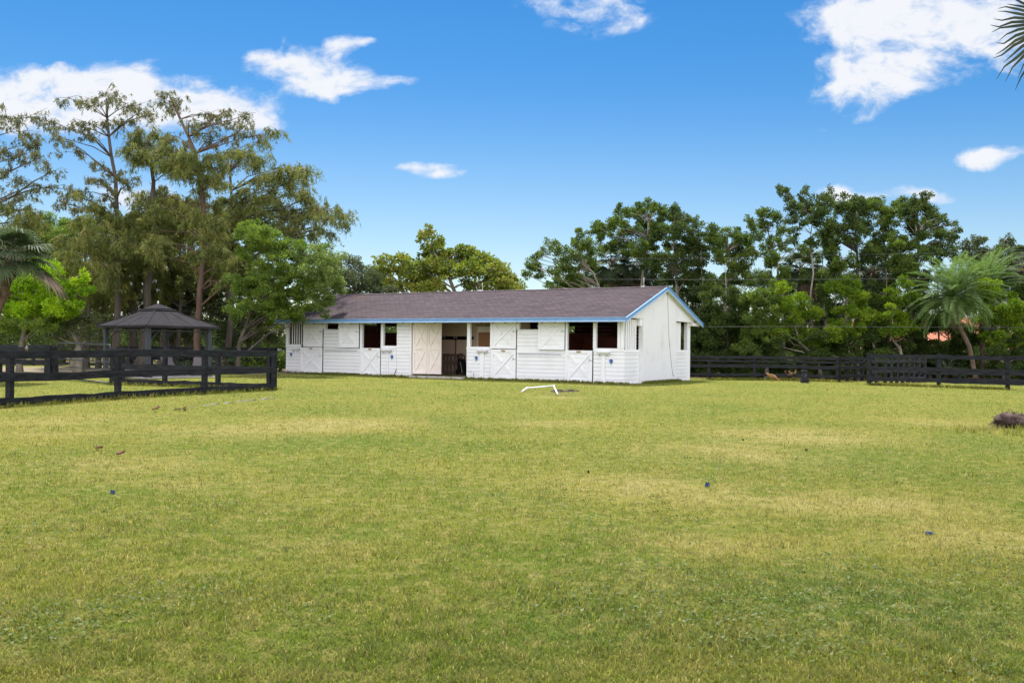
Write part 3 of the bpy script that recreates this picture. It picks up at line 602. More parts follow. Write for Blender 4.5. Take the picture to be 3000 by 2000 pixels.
lerp2 = lambda p, q, t: (p[0]+(q[0]-p[0])*t, p[1]+(q[1]-p[1])*t)
fence('board_fence', 'black board fence between the metal gate and the paddock corner post, before the gazebo', [lerp2(gA, fc, t) for t in (0, .34, .67)]+[(fc[0]-.17, fc[1]+.05)], ph=1.22, seed=2)
fence('board_fence', 'black board fence run left of the metal gate, leading out of the picture', [gB, lerp2(gB, (gB[0]-9, gB[1]+3.5), .3), lerp2(gB, (gB[0]-9, gB[1]+3.5), .6), (gB[0]-9, gB[1]+3.5)], seed=3)
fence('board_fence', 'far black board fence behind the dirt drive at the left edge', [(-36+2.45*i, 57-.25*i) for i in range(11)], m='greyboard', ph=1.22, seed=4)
q0 = ground(640, 1092)
fence('board_fence', 'short black board fence between the palmettos and the left end of the barn', [(-20.5, 50.5), (-17.6, 50.0), (-14.8, 49.4), (-12.3, 48.9)], seed=5)
# heavy gate posts and the tubular gate
for (p, lab) in ((gA, 'thick black gate post on the right side of the tubular metal gate'), (gB, 'thick black gate post on the left side of the tubular metal gate')):
    x, y = p; x += .22 if p is gA else -.25; y += .1 if p is gA else 0
    o = MB().quad8([(x-.12, y-.1, -.05), (x+.12, y-.1, -.05), (x+.12, y+.1, -.05), (x-.12, y+.1, -.05), (x-.11, y-.09, 1.30), (x+.11, y-.09, 1.30), (x+.11, y+.09, 1.27), (x-.11, y+.09, 1.27)])
    o = o.build('gate_post', M['blackboard']); tag(o, lab, 'post')
gt = empty('metal_gate', (gB[0], gB[1], 0), label='dark tubular metal gate with rounded top corners between two thick posts', cat='gate')
gd = Vector((gA[0]-gB[0], gA[1]-gB[1], 0)); gp = lambda t, z: Vector((gB[0], gB[1], 0))+gd*t+Vector((0, 0, z))
MB().tube([gp(.06, .04), gp(.06, 1.28), gp(.065, 1.345), gp(.085, 1.38), gp(.93, 1.36), gp(.955, 1.33), gp(.96, 1.27), gp(.96, .05)], .028, 8).tube([gp(.06, .06), gp(.96, .04)], .025, 8).build('gate_frame', M['gatemetal'], gt)
for z in (.26, .50, .77, 1.06): MB().tube([gp(.065, z), gp(.955, z-.01)], .02, 6).build('gate_rail', M['gatemetal'], gt)
MB().tube([gp(.52, .05), gp(.52, 1.36)], .022, 6).build('gate_upright', M['gatemetal'], gt)
# right hand fences
n1_, n2_b, n3_ = g2(2545, 1128), g2(2750, 1133.9), g2(2952, 1141.6)
R3 = ((1.24, .16), (.71, .16), (.28, .15)); ex = (n3_[0]-n2_b[0], n3_[1]-n2_b[1])
fence('board_fence', 'nearest black board fence run on the right, three wide rails, leading out of the picture', [n1_, n2_b, n3_, (n3_[0]+ex[0], n3_[1]+ex[1]), (n3_[0]+2*ex[0], n3_[1]+2*ex[1])], R3, 1.36, .14, seed=6)
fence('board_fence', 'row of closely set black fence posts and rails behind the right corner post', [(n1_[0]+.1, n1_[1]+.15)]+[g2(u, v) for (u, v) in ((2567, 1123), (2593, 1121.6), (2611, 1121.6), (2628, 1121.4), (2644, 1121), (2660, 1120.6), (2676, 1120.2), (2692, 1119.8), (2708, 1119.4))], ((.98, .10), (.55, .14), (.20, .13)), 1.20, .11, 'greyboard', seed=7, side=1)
f1, f2, f3, f4 = g2(2076, 1112), g2(2210, 1113), g2(2357, 1116), g2(2453, 1118.5)
R4 = ((1.08, .13), (.90, .09), (.66, .15), (.26, .13)); st = (f1[0]-f2[0], f1[1]-f2[1])
fence('board_fence', 'far black board fence with four rails running right from behind the barn, chickens in front', [(f1[0]+st[0]*2, f1[1]+st[1]*2), (f1[0]+st[0], f1[1]+st[1]), f1, f2, f3, f4], R4, 1.17, .13, seed=8)
fence('board_fence', 'black board fence receding to the trees beside the far four rail fence', [(f4[0]+.1, f4[1]+.1)]+[g2(u, v) for (u, v) in ((2482, 1116.5), (2505, 1115.8), (2525, 1115.2), (2545, 1114.6), (2562, 1114))], R4, 1.15, .12, seed=9)
fence('board_fence', 'low black two rail fence at the foot of the right hand trees', [(19.3+2.1*i, 45.2-.3*i) for i in range(7)], ((.42, .12), (.14, .10)), .66, .10, seed=10)
# black bin strapped to the far fence
p = ground(2357, 1121); bn = empty('black_bin', p, label='small black upright bin standing against a post of the far right fence', cat='bin')
MB().quad8([p+Vector(q) for q in ((-.16, -.13, 0), (.16, -.13, 0), (.16, .12, 0), (-.16, .12, 0), (-.12, -.10, .50), (.12, -.10, .50), (.12, .1, .50), (-.12, .1, .50))]).build('bin_body', M['blackboard'], bn)
MB().quad8([p+Vector(q) for q in ((-.14, -.12, .502), (.14, -.12, .502), (.14, .12, .502), (-.14, .12, .502), (-.10, -.09, .57), (.10, -.09, .57), (.10, .08, .57), (-.10, .08, .57))]).build('bin_lid', M['blackboard'], bn)
MB().tube([p+Vector((-.03, -.13, .24)), p+Vector((.02, -.125, .36))], .008, 5).build('bin_handle', M['bar'], bn)

# ---------------------------------------------------------------- gazebo
GC = Vector((-15.1, 40.0, 0)); GA = [R(a) for a in (-79, 3, 101, 183)]; S_ = 1.10
gzb = empty('gazebo', GC, label='charcoal steel gazebo with a two tier hipped roof behind the left fence', cat='gazebo')
tip = lambda k, r, z: GC+Vector((r*math.cos(GA[k % 4]), r*math.sin(GA[k % 4]), z))
RR = 2.57; ZE, ZT = 2.14, 2.86
for k in range(4):
    p = tip(k, RR-.42, 0); q = MB(); rot = Matrix.Rotation(R(-38), 3, 'Z')
    def bx(h0, h1, w): return [p+rot @ Vector((sx*w, sy*w, 0))+Vector((0, 0, h)) for h in (h0, h1) for (sx, sy) in ((-1, -1), (1, -1), (1, 1), (-1, 1))]
    q.quad8(bx(0, ZE+.02, .085)).quad8(bx(0, .08, .13)).build('post', M['gazebo_post'], gzb)
# main roof: four faces, three shallow steps each, with ridge ribs
prof = [(RR, ZE), (RR*.70, ZE+.25), (RR*.46, ZE+.46), (RR*.27, ZE+.66)]
roofm = MB(); ribs = []
for k in range(4):
    for (r0, z0), (r1, z1) in zip(prof[:-1], prof[1:]):
        a0, b0_, a1, b1 = tip(k, r0, z0), tip(k+1, r0, z0), tip(k, r1, z1+.012), tip(k+1, r1, z1+.012); dn = Vector((0, 0, -.018))
        roofm.quad8([a0+dn, b0_+dn, b1+dn, a1+dn, a0, b0_, b1, a1])
        ribs.append(MB().beam(a0+Vector((0, 0, .012)), a1+Vector((0, 0, .012)), .05, .03))
        m0 = (a0+b0_)/2; m1 = (a1+b1)/2
        for f_ in (.36, .64): ribs.append(MB().beam(a0.lerp(b0_, f_)+Vector((0, 0, .006)), a1.lerp(b1, f_)+Vector((0, 0, .006)), .035, .018))
    roofm.beam(tip(k, RR, ZE-.035), tip(k+1, RR, ZE-.035), .03, .09)
gr_ = roofm.build('main_roof', M['gazebo_roof'], gzb)
for q in ribs: q.build('roof_rib', M['gazebo_roof'], gr_)
cup = MB(); ap = GC+Vector((0, 0, 3.12))
for k in range(4):
    a0, b0_ = tip(k, .80, ZT-.03), tip(k+1, .80, ZT-.03); cup.quad8([a0-Vector((0, 0, .03)), b0_-Vector((0, 0, .03)), ap-Vector((0, 0, .03)), ap-Vector((.01, 0, .03)), a0, b0_, ap, ap-Vector((.01, 0, 0))])
cr = cup.build('cupola_roof', M['gazebo_roof'], gzb)
nk = MB()
for k in range(4): nk.beam(tip(k, .72, ZE+.70), tip(k+1, .72, ZE+.70), .02, .10)
nk.build('cupola_vent', M['black'], gzb)
MB().blob(ap+Vector((0, 0, .05)), .035, .035, .055, 1, 0, 8, 6).tube([ap-Vector((0, 0, .02)), ap+Vector((0, 0, .03))], .03, 8).build('finial', M['pvc'], cr)
# valance: two thin rails with pickets and curved corner braces on every side
for k in range(4):
    a0, b0_ = tip(k, RR-.42, 0), tip(k+1, RR-.42, 0); q = MB(); d = (b0_-a0)
    for z in (ZE-.21,): q.beam(a0+Vector((0, 0, z)), b0_+Vector((0, 0, z)), .025, .03)
    q.beam(a0+Vector((0, 0, ZE-.03)), b0_+Vector((0, 0, ZE-.03)), .03, .05)
    for i in range(1, 11): p = a0+d*(i/11); q.beam(p+Vector((0, 0, ZE-.20)), p+Vector((0, 0, ZE-.05)), .018, .018, (1, 0, 0))
    v_ = q.build('valance', M['gazebo_post'], gzb); L_ = d.length; dn = d/L_
    for (o_, s_) in ((a0, 1), (b0_, -1)):
        br = MB().tube([o_+dn*s_*(.08+.55*(1-math.cos(t)))+Vector((0, 0, ZE-.95+.72*math.sin(t))) for t in np.linspace(0, math.pi/2, 9)], .018, 6)
        br.build('corner_brace', M['gazebo_post'], v_)
MB().poly([tip(k, RR+.1, .006) for k in range(4)], (0, 0, .03)).build('paved_floor', M['concrete'], gzb)
def lounger(x, y, rz, lab):
    e = empty('patio_chair', (x, y, .036), rz, label=lab, cat='chair', group='grey sling chairs under the gazebo')
    MB().quad8([(-.3, -.3, .36), (.3, -.3, .36), (.3, .3, .38), (-.3, .3, .38), (-.3, -.3, .39), (.3, -.3, .39), (.3, .3, .41), (-.3, .3, .41)]).build('seat', M['sling'], e, local=True)
    MB().quad8([(-.3, .28, .40), (.3, .28, .40), (.3, .31, .40), (-.3, .31, .40), (-.3, .46, .80), (.3, .46, .80), (.3, .49, .80), (-.3, .49, .80)]).build('backrest', M['sling'], e, local=True)
    for sx in (-1, 1):
        MB().tube([(sx*.31, -.32, 0), (sx*.32, -.3, .58), (sx*.32, .40, .60), (sx*.31, .47, .78)], .018, 6).build('armrest', M['gatemetal'], e, local=True)
        MB().tube([(sx*.31, .42, 0), (sx*.31, .33, .42)], .018, 6).build('leg', M['gatemetal'], e, local=True)
lounger(-14.55, 40.4, R(160), 'left grey sling chair under the gazebo, facing the tree trunks')
lounger(-13.5, 40.6, R(205), 'right grey sling chair under the gazebo, near its right post')
# ---------------------------------------------------------------- foliage
def unit(v): return v/np.maximum(np.linalg.norm(v, axis=-1, keepdims=True), 1e-9)
def leaves(P, D, L, Wd, G=None):
    """one bent rhombic leaf per row: base P, direction D, length L, half width Wd; returns verts, quads"""
    n = len(P); G = rng.normal(size=(n, 3)) if G is None else G
    S = unit(np.cross(D, G)); L = np.broadcast_to(np.asarray(L, float), (n,))[:, None]; Wd = np.broadcast_to(np.asarray(Wd, float), (n,))[:, None]
    N = np.cross(D, S); m = P+D*L*.45+N*L*.06
    V = np.stack([P, m+S*Wd, P+D*L, m-S*Wd], 1).reshape(-1, 3)
    return V, np.arange(4*n).reshape(n, 4)
STY = {  # leaf length, half width, leaves per square metre of clump, sub clump radius factor, droop
    'cypress': dict(m='cypress', l=.21, w=.018, d=1250, hang=.50, sub=.30, tuft=True, flat=.55),
    'cypress_dark': dict(m='cypress_dark', l=.17, w=.018, d=850, hang=.27, sub=.25, tuft=True, flat=.6),
    'lime': dict(m='lime', l=.13, w=.042, d=1350, sub=.36), 'green': dict(m='green', l=.11, w=.033, d=1550, sub=.30), 'palegreen': dict(m='palegreen', l=.10, w=.031, d=1500, sub=.30),
    'greygreen': dict(m='greygreen', l=.13, w=.04, d=1000, sub=.4), 'dark': dict(m='dark', l=.10, w=.035, d=1650, sub=.36), 'fig': dict(m='figleaf', l=.10, w=.035, d=1750, sub=.36),
    'hedge': dict(m='hedge', l=.10, w=.035, d=1700, sub=.38), 'almond': dict(m='almond', l=.24, w=.075, d=420, sub=.36),
}
def clump_leaves(cen, rad, st, seed):
    r = np.random.default_rng(seed); cen = np.asarray(cen); rx, ry, rz = rad
    area = math.pi*rx*rz; n = max(40, int(st['d']*area*1.0)); k = max(5, int(5+area*7))
    u = unit(r.normal(size=(k, 3))); q = r.uniform(.25, 1.0, (k, 1))**.6
    sc_ = u*q*np.array([rx, ry, rz]); sub = st['sub']*min(max(rx, rz), 1.3)*r.uniform(.6, 1.35, k)+.06
    w_ = sub**2; idx = r.choice(k, n, p=w_/w_.sum())
    loc = unit(r.normal(size=(n, 3)))*(r.uniform(0, 1, (n, 1))**.45)*sub[idx][:, None]
    if st.get('tuft'):                # sprays hanging in rows from thin twigs, with air between the twigs
        nt = max(5, int(5+area*5)); ns = max(1, n//(nt*11)); az = r.uniform(0, 6.283, nt); u = np.stack([np.cos(az)*r.uniform(.5, 1.1, nt)*rx, np.sin(az)*r.uniform(.5, 1.1, nt)*ry, r.normal(0, .5, nt)*rz], 1)
        o0 = np.stack([r.normal(0, .22, nt)*rx, r.normal(0, .22, nt)*ry, r.normal(0, .4, nt)*rz], 1); ti = np.repeat(np.arange(nt), ns); tt_ = r.uniform(.05, 1.08, nt*ns)
        root = cen+o0[ti]+u[ti]*tt_[:, None]+np.stack([r.normal(0, .05, nt*ns), r.normal(0, .05, nt*ns), -.18*rz*tt_**2+r.normal(0, .03, nt*ns)], 1)
        ax = unit(np.stack([r.normal(0, .28, nt*ns), r.normal(0, .28, nt*ns), -np.ones(nt*ns)], 1)+unit(u)[ti]*.35); hl = st['hang']*r.uniform(.35, 1.3, nt*ns)
        si = np.repeat(np.arange(nt*ns), 11); m_ = len(si); q_ = r.uniform(0, 1, m_); P = root[si]+ax[si]*(hl[si]*q_)[:, None]+r.normal(0, .02, (m_, 3)); D = unit(ax[si]+r.normal(0, .5, (m_, 3)))
        V, Fq = leaves(P, D, st['l']*r.uniform(.5, 1.2, m_), st['w']*r.uniform(.6, 1.3, m_))
        tint = np.clip(.40+.16*r.normal(0, 1, nt)[ti][si]*.8+.14*r.normal(0, 1, nt*ns)[si]+r.normal(0, .09, m_)+.10*(1-q_), 0, 1)
        return V, Fq, np.repeat(tint, 4), cen+o0+u
        loc *= np.array([1.25, 1.25, st['flat']]); P = cen+sc_[idx]+loc
        # every spray hangs: group the slivers of one spray round a shared direction
        D = np.stack([r.normal(0, .42, n), r.normal(0, .42, n), -1.0+r.normal(0, .35, n)], 1)
        D[r.random(n) < .25, 2] *= -.25
        D = unit(D); L = st['l']*r.uniform(.5, 1.25, n); Wd = st['w']*r.uniform(.5, 1.2, n); G = None
    else:
        loc *= np.array([1, 1, .72]); P = cen+sc_[idx]+loc
        D = unit(unit(loc+sc_[idx]*.3)*.7+r.normal(0, .55, (n, 3))+np.array([0, 0, -.12])); L = st['l']*r.uniform(.6, 1.3, n); Wd = st['w']*r.uniform(.7, 1.2, n)
        G = None
    S = r.normal(size=(n, 3))
    V, Fq = leaves(P, D, L, Wd, S)
    tint = np.clip(.5+.30*(r.random(k)-.5)[idx]*1.4+.20*(r.random()-.5)*2+r.normal(0, .16, n), 0, 1)
    return V, Fq, np.repeat(tint, 4), cen+sc_
def tree(name, label, cat, trunk, Y, r0, clumps, style, group=None, bark='bark', dy=1.0, seed=0, rtop=.25, dens=1.0, twigs=True, mixes=None, base=True, flare=1.5):
    """trunk and clumps are read off the photo at distance Y, then get depth of their own"""
    rs = random.Random(seed*7+3); st0 = dict(STY[style]); k = Y/F
    T = [at(u, v, Y+rs.uniform(-.25, .25)*(i > 0)) for i, (u, v) in enumerate(trunk)]
    if base: T[0].z = float(gz(T[0].x, T[0].y))-.08
    e = empty(name, (T[0].x, T[0].y, T[0].z+.08), label=label, cat=cat, group=group)
    # resample trunk, wander a little
    pts = []
    for a, b in zip(T[:-1], T[1:]):
        m = max(2, int((b-a).length/.8))
        for i in range(m):
            p = a.lerp(b, i/m); pts.append(p+Vector((rs.uniform(-.05, .05), rs.uniform(-.05, .05), 0))*(len(pts) > 0))
    pts.append(T[-1]); nP = len(pts)
    rad = [r0*(1-(1-rtop)*i/(nP-1)) for i in range(nP)]; rad[0] *= flare
    mb = MB().tube(pts, rad, 9)
    Vs, Fs, Ts, off = {}, {}, {}, {}
    if style in ('fig', 'dark') and name == 'fig_tree':      # upright sprigs give these crowns their ragged outline
        clumps = list(clumps)+[(q[0]+rs.uniform(-.7, .7)*q[2], q[1]-q[3]*rs.uniform(.7, 1.25), q[2]*rs.uniform(.22, .42), q[3]*rs.uniform(.6, 1.05)) for q in clumps if rs.random() < .75]
        clumps = [(q[0], q[1], q[2]*rs.uniform(.72, 1.1), q[3]*rs.uniform(.75, 1.1))+tuple(q[4:]) for q in clumps]
    if name == 'shrub_tree': clumps = [q for q in clumps if not (2725 < q[0] < 2790 and 966 < q[1] < 1006)]     # the thicket is thin here: a roof shows through
    for ci, cl in enumerate(clumps):
        u, v, ru, rv = cl[:4]; sty = cl[4] if len(cl) > 4 else style
        st = dict(STY[sty]); st['d'] *= dens
        c = at(u, v, Y+rs.uniform(-dy, dy)); rx, rz = ru*k, rv*k; ry = max(.5*rx, min(rx, dy+.3))
        V, Fq, tt, subs = clump_leaves(c, (rx, ry, rz), st, seed*1000+ci)
        o = off.get(sty, 0); Vs.setdefault(sty, []).append(V); Fs.setdefault(sty, []).append(Fq+o); Ts.setdefault(sty, []).append(tt); off[sty] = o+len(V)
        # limb from the trunk
        hd = lambda p: math.hypot(p.x-c.x, p.y-c.y)
        j = min(range(nP), key=lambda i: abs(pts[i].z-(c.z-.45*hd(pts[i])))+.15*hd(pts[i])); j = max(1, j)
        s_ = pts[j]; d = c-s_; ln = d.length
        if ln > .25:
            m1 = s_+d*.4+Vector((rs.uniform(-.08, .08)*ln, rs.uniform(-.08, .08)*ln, (.05+rs.uniform(-.06, .08))*ln)); br = min(rad[j]*.5, .022+.011*ln)
            m2 = s_+d*.72+Vector((rs.uniform(-.06, .06)*ln, rs.uniform(-.06, .06)*ln, rs.uniform(0, .07)*ln))
            mb.tube([s_, m1, m2, c], [br, br*.75, br*.5, br*.28], 6, cap=False)
            if twigs:
                for q in subs[:max(4, len(subs)//2)]: mb.tube([m2.lerp(c, rs.uniform(.1, 1)), (Vector(q)+c)/2+Vector((0, 0, rs.uniform(-.05, .08))), Vector(q)], [br*.32+.004, .010, .006], 4, cap=False)
    mb.build('trunk', M[bark], e)
    for sty in Vs:
        np_mesh('crown' if len(Vs) == 1 or sty == style else 'foliage', np.concatenate(Vs[sty]), [np.concatenate(Fs[sty])], M[STY[sty]['m']], e, np.concatenate(Ts[sty]))
    return e
def sc_px(L, sx, ox, oy, r): return [(ox+x/sx, oy+y/sx)+((r[0], r[1]) if len(q) < 3 else (q[2], q[3])) for q in L for (x, y) in [q[:2]]]

# ----- left: the tall cypresses behind the gazebo
c5 = lambda L, r=(36, 22): sc_px(L, 1.913, 440, 240, r)
c4 = lambda L, r=(34, 20): sc_px(L, 2.178, 0, 240, r)
tree('cypress_tree', 'tall sparse cypress leaning in from the left edge, its long limbs against the sky', 'tree', [(-120, 1060), (-110, 700), (-70, 480), (-40, 360)], 47, .22,
     [(60, 385, 60, 32), (20, 345, 60, 28), (95, 345, 40, 22), (105, 420, 36, 24), (70, 450, 45, 25), (40, 500, 50, 22), (130, 455, 40, 18), (160, 500, 35, 16), (60, 565, 60, 24), (110, 540, 45, 20), (20, 440, 45, 24), (15, 600, 60, 30), (170, 545, 30, 14), (75, 610, 60, 28, 'cypress'), (20, 650, 60, 34, 'cypress'), (90, 660, 50, 30, 'cypress'), (-60, 420, 60, 60), (-80, 560, 60, 60)], 'cypress_dark', bark='bark', seed=1, dy=1.6, group='cypresses behind the gazebo')
tree('cypress_tree', 'tallest cypress behind the left part of the gazebo, its flat topped crown reaching highest', 'tree', [(338, 1062), (343, 900), (342, 650), (338, 520), (318, 400), (312, 290)], 48, .20,
     c4([(440, 100), (520, 130), (680, 60), (730, 100), (780, 125), (840, 150), (910, 170), (960, 200), (620, 115), (360, 260), (420, 280), (520, 290), (580, 330), (360, 340), (420, 380), (470, 430), (560, 260), (700, 250), (760, 280), (820, 240)], (30, 17))+
     c4([(600, 520), (560, 610), (640, 620), (680, 690), (420, 720), (380, 760), (500, 800), (700, 760), (600, 780), (540, 700), (450, 680), (800, 640), (850, 610), (760, 590), (660, 560)], (32, 17))+
     [(x, y, a, b, 'cypress') for (x, y, a, b) in [(255, 585, 42, 24), (300, 610, 40, 25), (345, 625, 40, 25), (230, 640, 40, 25), (290, 655, 45, 25), (345, 660, 45, 25), (240, 712, 50, 22), (300, 705, 50, 25), (360, 705, 50, 26), (415, 700, 45, 26), (215, 735, 40, 24), (280, 740, 45, 26), (345, 745, 50, 26), (225, 775, 40, 28), (275, 790, 50, 30), (330, 790, 45, 30), (290, 830, 45, 30)]], 'cypress_dark', bark='bark', seed=2, dy=1.6, group='cypresses behind the gazebo')
tree('cypress_tree', 'slender cypress with an olive crown between the tallest cypress and the forked one', 'tree', [(415, 1085), (430, 900), (445, 620), (450, 534), (432, 440)], 50, .28,
     c4([(980, 320), (1080, 340), (870, 330), (850, 410), (930, 430), (1050, 400), (1100, 470), (1180, 480), (930, 360), (1010, 440), (880, 480), (960, 500), (1080, 530), (1150, 430), (830, 370), (1130, 560)], (32, 20))+
     c4([(1000, 690), (1100, 740), (950, 740), (1180, 780), (1060, 800), (970, 800), (1150, 860), (900, 850), (1040, 880), (940, 930), (1000, 1000), (920, 1030), (1040, 980), (860, 960), (900, 1090), (970, 1110)], (44, 28)), 'cypress', bark='bark', seed=3, dy=1.5, flare=2.0, group='cypresses behind the gazebo')
tree('cypress_tree', 'forked cypress with bare reddish trunk right of the gazebo roof and a ragged twiggy top', 'tree', [(575, 1075), (582, 900), (597, 760), (597, 616), (572, 450), (528, 350), (498, 285)], 47, .19,
     [q+('cypress_dark',) for q in c5([(100, 60), (170, 100), (130, 150), (80, 110), (230, 210), (330, 180), (300, 230), (430, 160), (380, 190), (460, 230), (550, 180), (540, 240), (590, 300), (430, 310), (350, 350), (260, 280), (200, 330), (120, 300), (500, 290), (330, 290)], (32, 17))]+
     c5([(270, 470), (180, 420), (370, 480), (330, 560), (400, 420), (230, 400), (320, 420), (200, 500), (300, 520), (120, 420), (80, 370), (150, 470), (260, 600), (420, 540)], (38, 22))+
     c5([(200, 650), (250, 720), (150, 690), (100, 640), (60, 700), (300, 760), (380, 760), (340, 700), (200, 760), (120, 740), (240, 820), (320, 830), (150, 820), (60, 830), (300, 920), (380, 930), (230, 960), (300, 1000), (400, 1010), (470, 1000), (560, 1050), (600, 1080), (540, 1000), (430, 1090), (340, 1040), (60, 880), (40, 950), (100, 900)], (40, 26)), 'cypress', bark='redbark', seed=4, dy=1.5, group='cypresses behind the gazebo')
tree('cypress_tree', 'spreading cypress nearest the barn, long level limbs reaching right over the green tree', 'tree', [(668, 1062), (676, 900), (680, 760), (678, 560), (664, 440)], 51, .19,
     c5([(560, 400), (630, 420), (500, 380), (640, 520), (590, 470), (720, 480), (690, 510), (800, 490), (850, 470), (870, 500), (780, 560), (720, 550), (840, 540), (660, 580), (850, 600), (900, 640), (820, 620), (680, 270, 22, 12), (730, 275, 20, 12), (640, 330, 30, 12), (480, 450), (440, 400)], (36, 18))+
     c5([(700, 660), (780, 690), (740, 720), (840, 710), (600, 700), (660, 720), (820, 760), (900, 740), (980, 700), (930, 710), (1050, 720), (1090, 760), (1000, 830, 22, 16), (950, 810, 26, 16), (780, 820), (680, 790), (740, 800), (600, 640), (480, 650), (530, 700), (560, 760), (500, 790), (640, 650), (550, 600), (460, 740), (840, 850), (900, 830, 24, 16)], (40, 20)), 'cypress', bark='bark', seed=5, dy=1.7, group='cypresses behind the gazebo')
def drape(label, trunk, Y, r0, us, vs, seed, skip=.15, ru=42, rv=34, bark='bark'):
    return tree('cypress_tree', label, 'tree', trunk, Y, r0, field(us, vs, ru, rv, 14, seed, skip), 'cypress', seed=seed, dy=1.4, bark=bark, group='cypresses behind the gazebo', dens=1.15)
# the dense grey green middle layer behind the gazebo
def field(us, vs, ru, rv, jit, seed, skip=0.0, style=None):
    r = random.Random(seed); o = []
    for u in us:
        for v in vs:
            if r.random() < skip: continue
            q = (u+r.uniform(-jit, jit), v+r.uniform(-jit, jit)*.8, ru*r.uniform(.75, 1.25), rv*r.uniform(.75, 1.25)); o.append(q+(style,) if style else q)
    return o
tree('broadleaf_tree', 'grey green broadleaf tree filling the gap between the cypress trunks above the gazebo', 'tree', [(470, 1070), (478, 950), (500, 850)], 55, .16, field(range(430, 640, 44), range(790, 990, 44), 34, 30, 12, 31, .12), 'greygreen', seed=31, dy=1.3, bark='palebark')
tree('broadleaf_tree', 'grey green broadleaf tree behind the tallest cypress, left of the gazebo roof', 'tree', [(215, 1062), (240, 960), (262, 860)], 54, .17, field(range(190, 420, 44), range(800, 960, 44), 34, 28, 12, 32, .18), 'greygreen', seed=32, dy=1.3, bark='palebark')
tree('broadleaf_tree', 'leafy green tree in the background above the left sabal palm', 'tree', [(180, 1040), (190, 850), (200, 720)], 62, .2, field(range(110, 420, 50), range(655, 780, 42), 38, 28, 12, 33, .2, 'green')+field(range(-40, 190, 50), range(700, 860, 44), 38, 30, 12, 34, .2), 'greygreen', seed=33, dy=1.6)
tree('broadleaf_tree', 'shaggy grey green tree between the forked cypress and the green tree, low over the palmettos', 'tree', [(730, 1062), (725, 960), (700, 860)], 54, .18, field(range(620, 800, 44), range(800, 1010, 44), 34, 30, 12, 35, .2), 'greygreen', seed=35, dy=1.3)
tree('cypress_tree', 'low drooping olive cypress directly behind the gazebo roof, brown at its tips', 'tree', [(385, 1080), (392, 940), (395, 800)], 52, .3, field(range(300, 440, 40), range(800, 960, 40), 32, 26, 10, 36, .25), 'cypress', seed=36, dy=1.2, flare=1.6)
tree('cypress_tree', 'thin cypress trunk with sparse dark foliage left of the fluted trunks', 'tree', [(255, 1050), (262, 900), (250, 780), (240, 700)], 50, .13, field(range(180, 300, 40), range(830, 980, 46), 28, 22, 12, 37, .3), 'cypress', seed=37, dy=1.0)
tree('lime_tree', 'bright yellow green leafy tree at the far left beside the leaning palm', 'tree', [(58, 1070), (62, 1000), (80, 930), (100, 860)], 44, .13,
     [(95, 800, 46, 22), (140, 805, 44, 22), (60, 830, 42, 25), (115, 840, 46, 25), (165, 835, 44, 25), (40, 870, 38, 25), (90, 880, 44, 25), (145, 875, 44, 25), (190, 880, 36, 22), (220, 888, 22, 14), (40, 915, 36, 24), (95, 920, 42, 24), (150, 915, 38, 24), (195, 915, 34, 20), (60, 955, 40, 22, 'green'), (115, 958, 42, 20, 'green'), (20, 950, 30, 25, 'green'), (165, 950, 34, 20, 'green'), (235, 810, 22, 20), (250, 850, 20, 18), (20, 830, 25, 25), (120, 895, 44, 26), (70, 905, 40, 24), (172, 900, 38, 24), (30, 800, 34, 24), (205, 850, 30, 24), (130, 780, 40, 20)], 'lime', seed=41, dy=1.2, bark='palebark')
tree('multi_stem_tree', 'multi stemmed grey tree with thin foliage between the lime green tree and the gazebo', 'tree', [(232, 1080), (232, 1010), (200, 950), (165, 915)], 45, .17, [(190, 975, 36, 22), (240, 950, 34, 24), (265, 985, 30, 20), (215, 930, 30, 20), (150, 985, 34, 18), (285, 940, 26, 22)], 'greygreen', seed=42, dy=1.0, bark='palebark', flare=2.0, dens=.6)
drape('low cypress with hanging olive curtains of foliage left of the gazebo roof', [(288, 1070), (300, 900), (310, 780)], 51.5, .13, range(195, 400, 42), range(690, 880, 40), 38, .12)
drape('low cypress with hanging olive curtains of foliage right of the gazebo roof peak', [(520, 1070), (530, 900), (545, 760)], 52.5, .14, range(420, 690, 44), range(600, 860, 42), 39, .22)
# the green tree hanging over the barn roof
tree('green_tree', 'vivid green leafy tree whose boughs hang over the left end of the barn roof', 'tree', [(697, 1068), (700, 1004), (735, 925), (780, 840), (800, 760)], 44.5, .11,
     c5([(580, 820), (530, 850), (640, 840), (700, 880), (560, 900), (620, 910), (800, 930), (740, 920), (640, 960), (560, 960), (720, 1000), (680, 940)], (38, 26))+
     [q+('palegreen',) for q in c5([(860, 1000), (820, 960), (950, 960), (900, 970), (1010, 980), (960, 1030), (900, 1050), (1030, 1040), (850, 1080), (950, 1120), (1010, 1110), (1060, 1150, 24, 18), (1000, 1170), (920, 1180), (1000, 1240, 26, 20), (940, 1230), (980, 1290, 20, 16)], (38, 26))]+
     c5([(600, 1130), (560, 1160), (640, 1200), (680, 1120), (730, 1100), (760, 1170), (700, 1180), (850, 1140), (800, 1200), (870, 1220), (820, 1270), (760, 1290, 30, 22), (700, 1240), (640, 1260, 34, 22), (840, 1330, 20, 12), (780, 1060), (620, 1050), (580, 1230), (720, 1300, 28, 18), (780, 1320, 22, 14), (520, 1210), (560, 1290), (620, 1330), (500, 1120), (480, 1290), (680, 1360, 30, 16)], (38, 26)), 'green', seed=43, dy=1.7, bark='bark', flare=1.6)
MBt = None
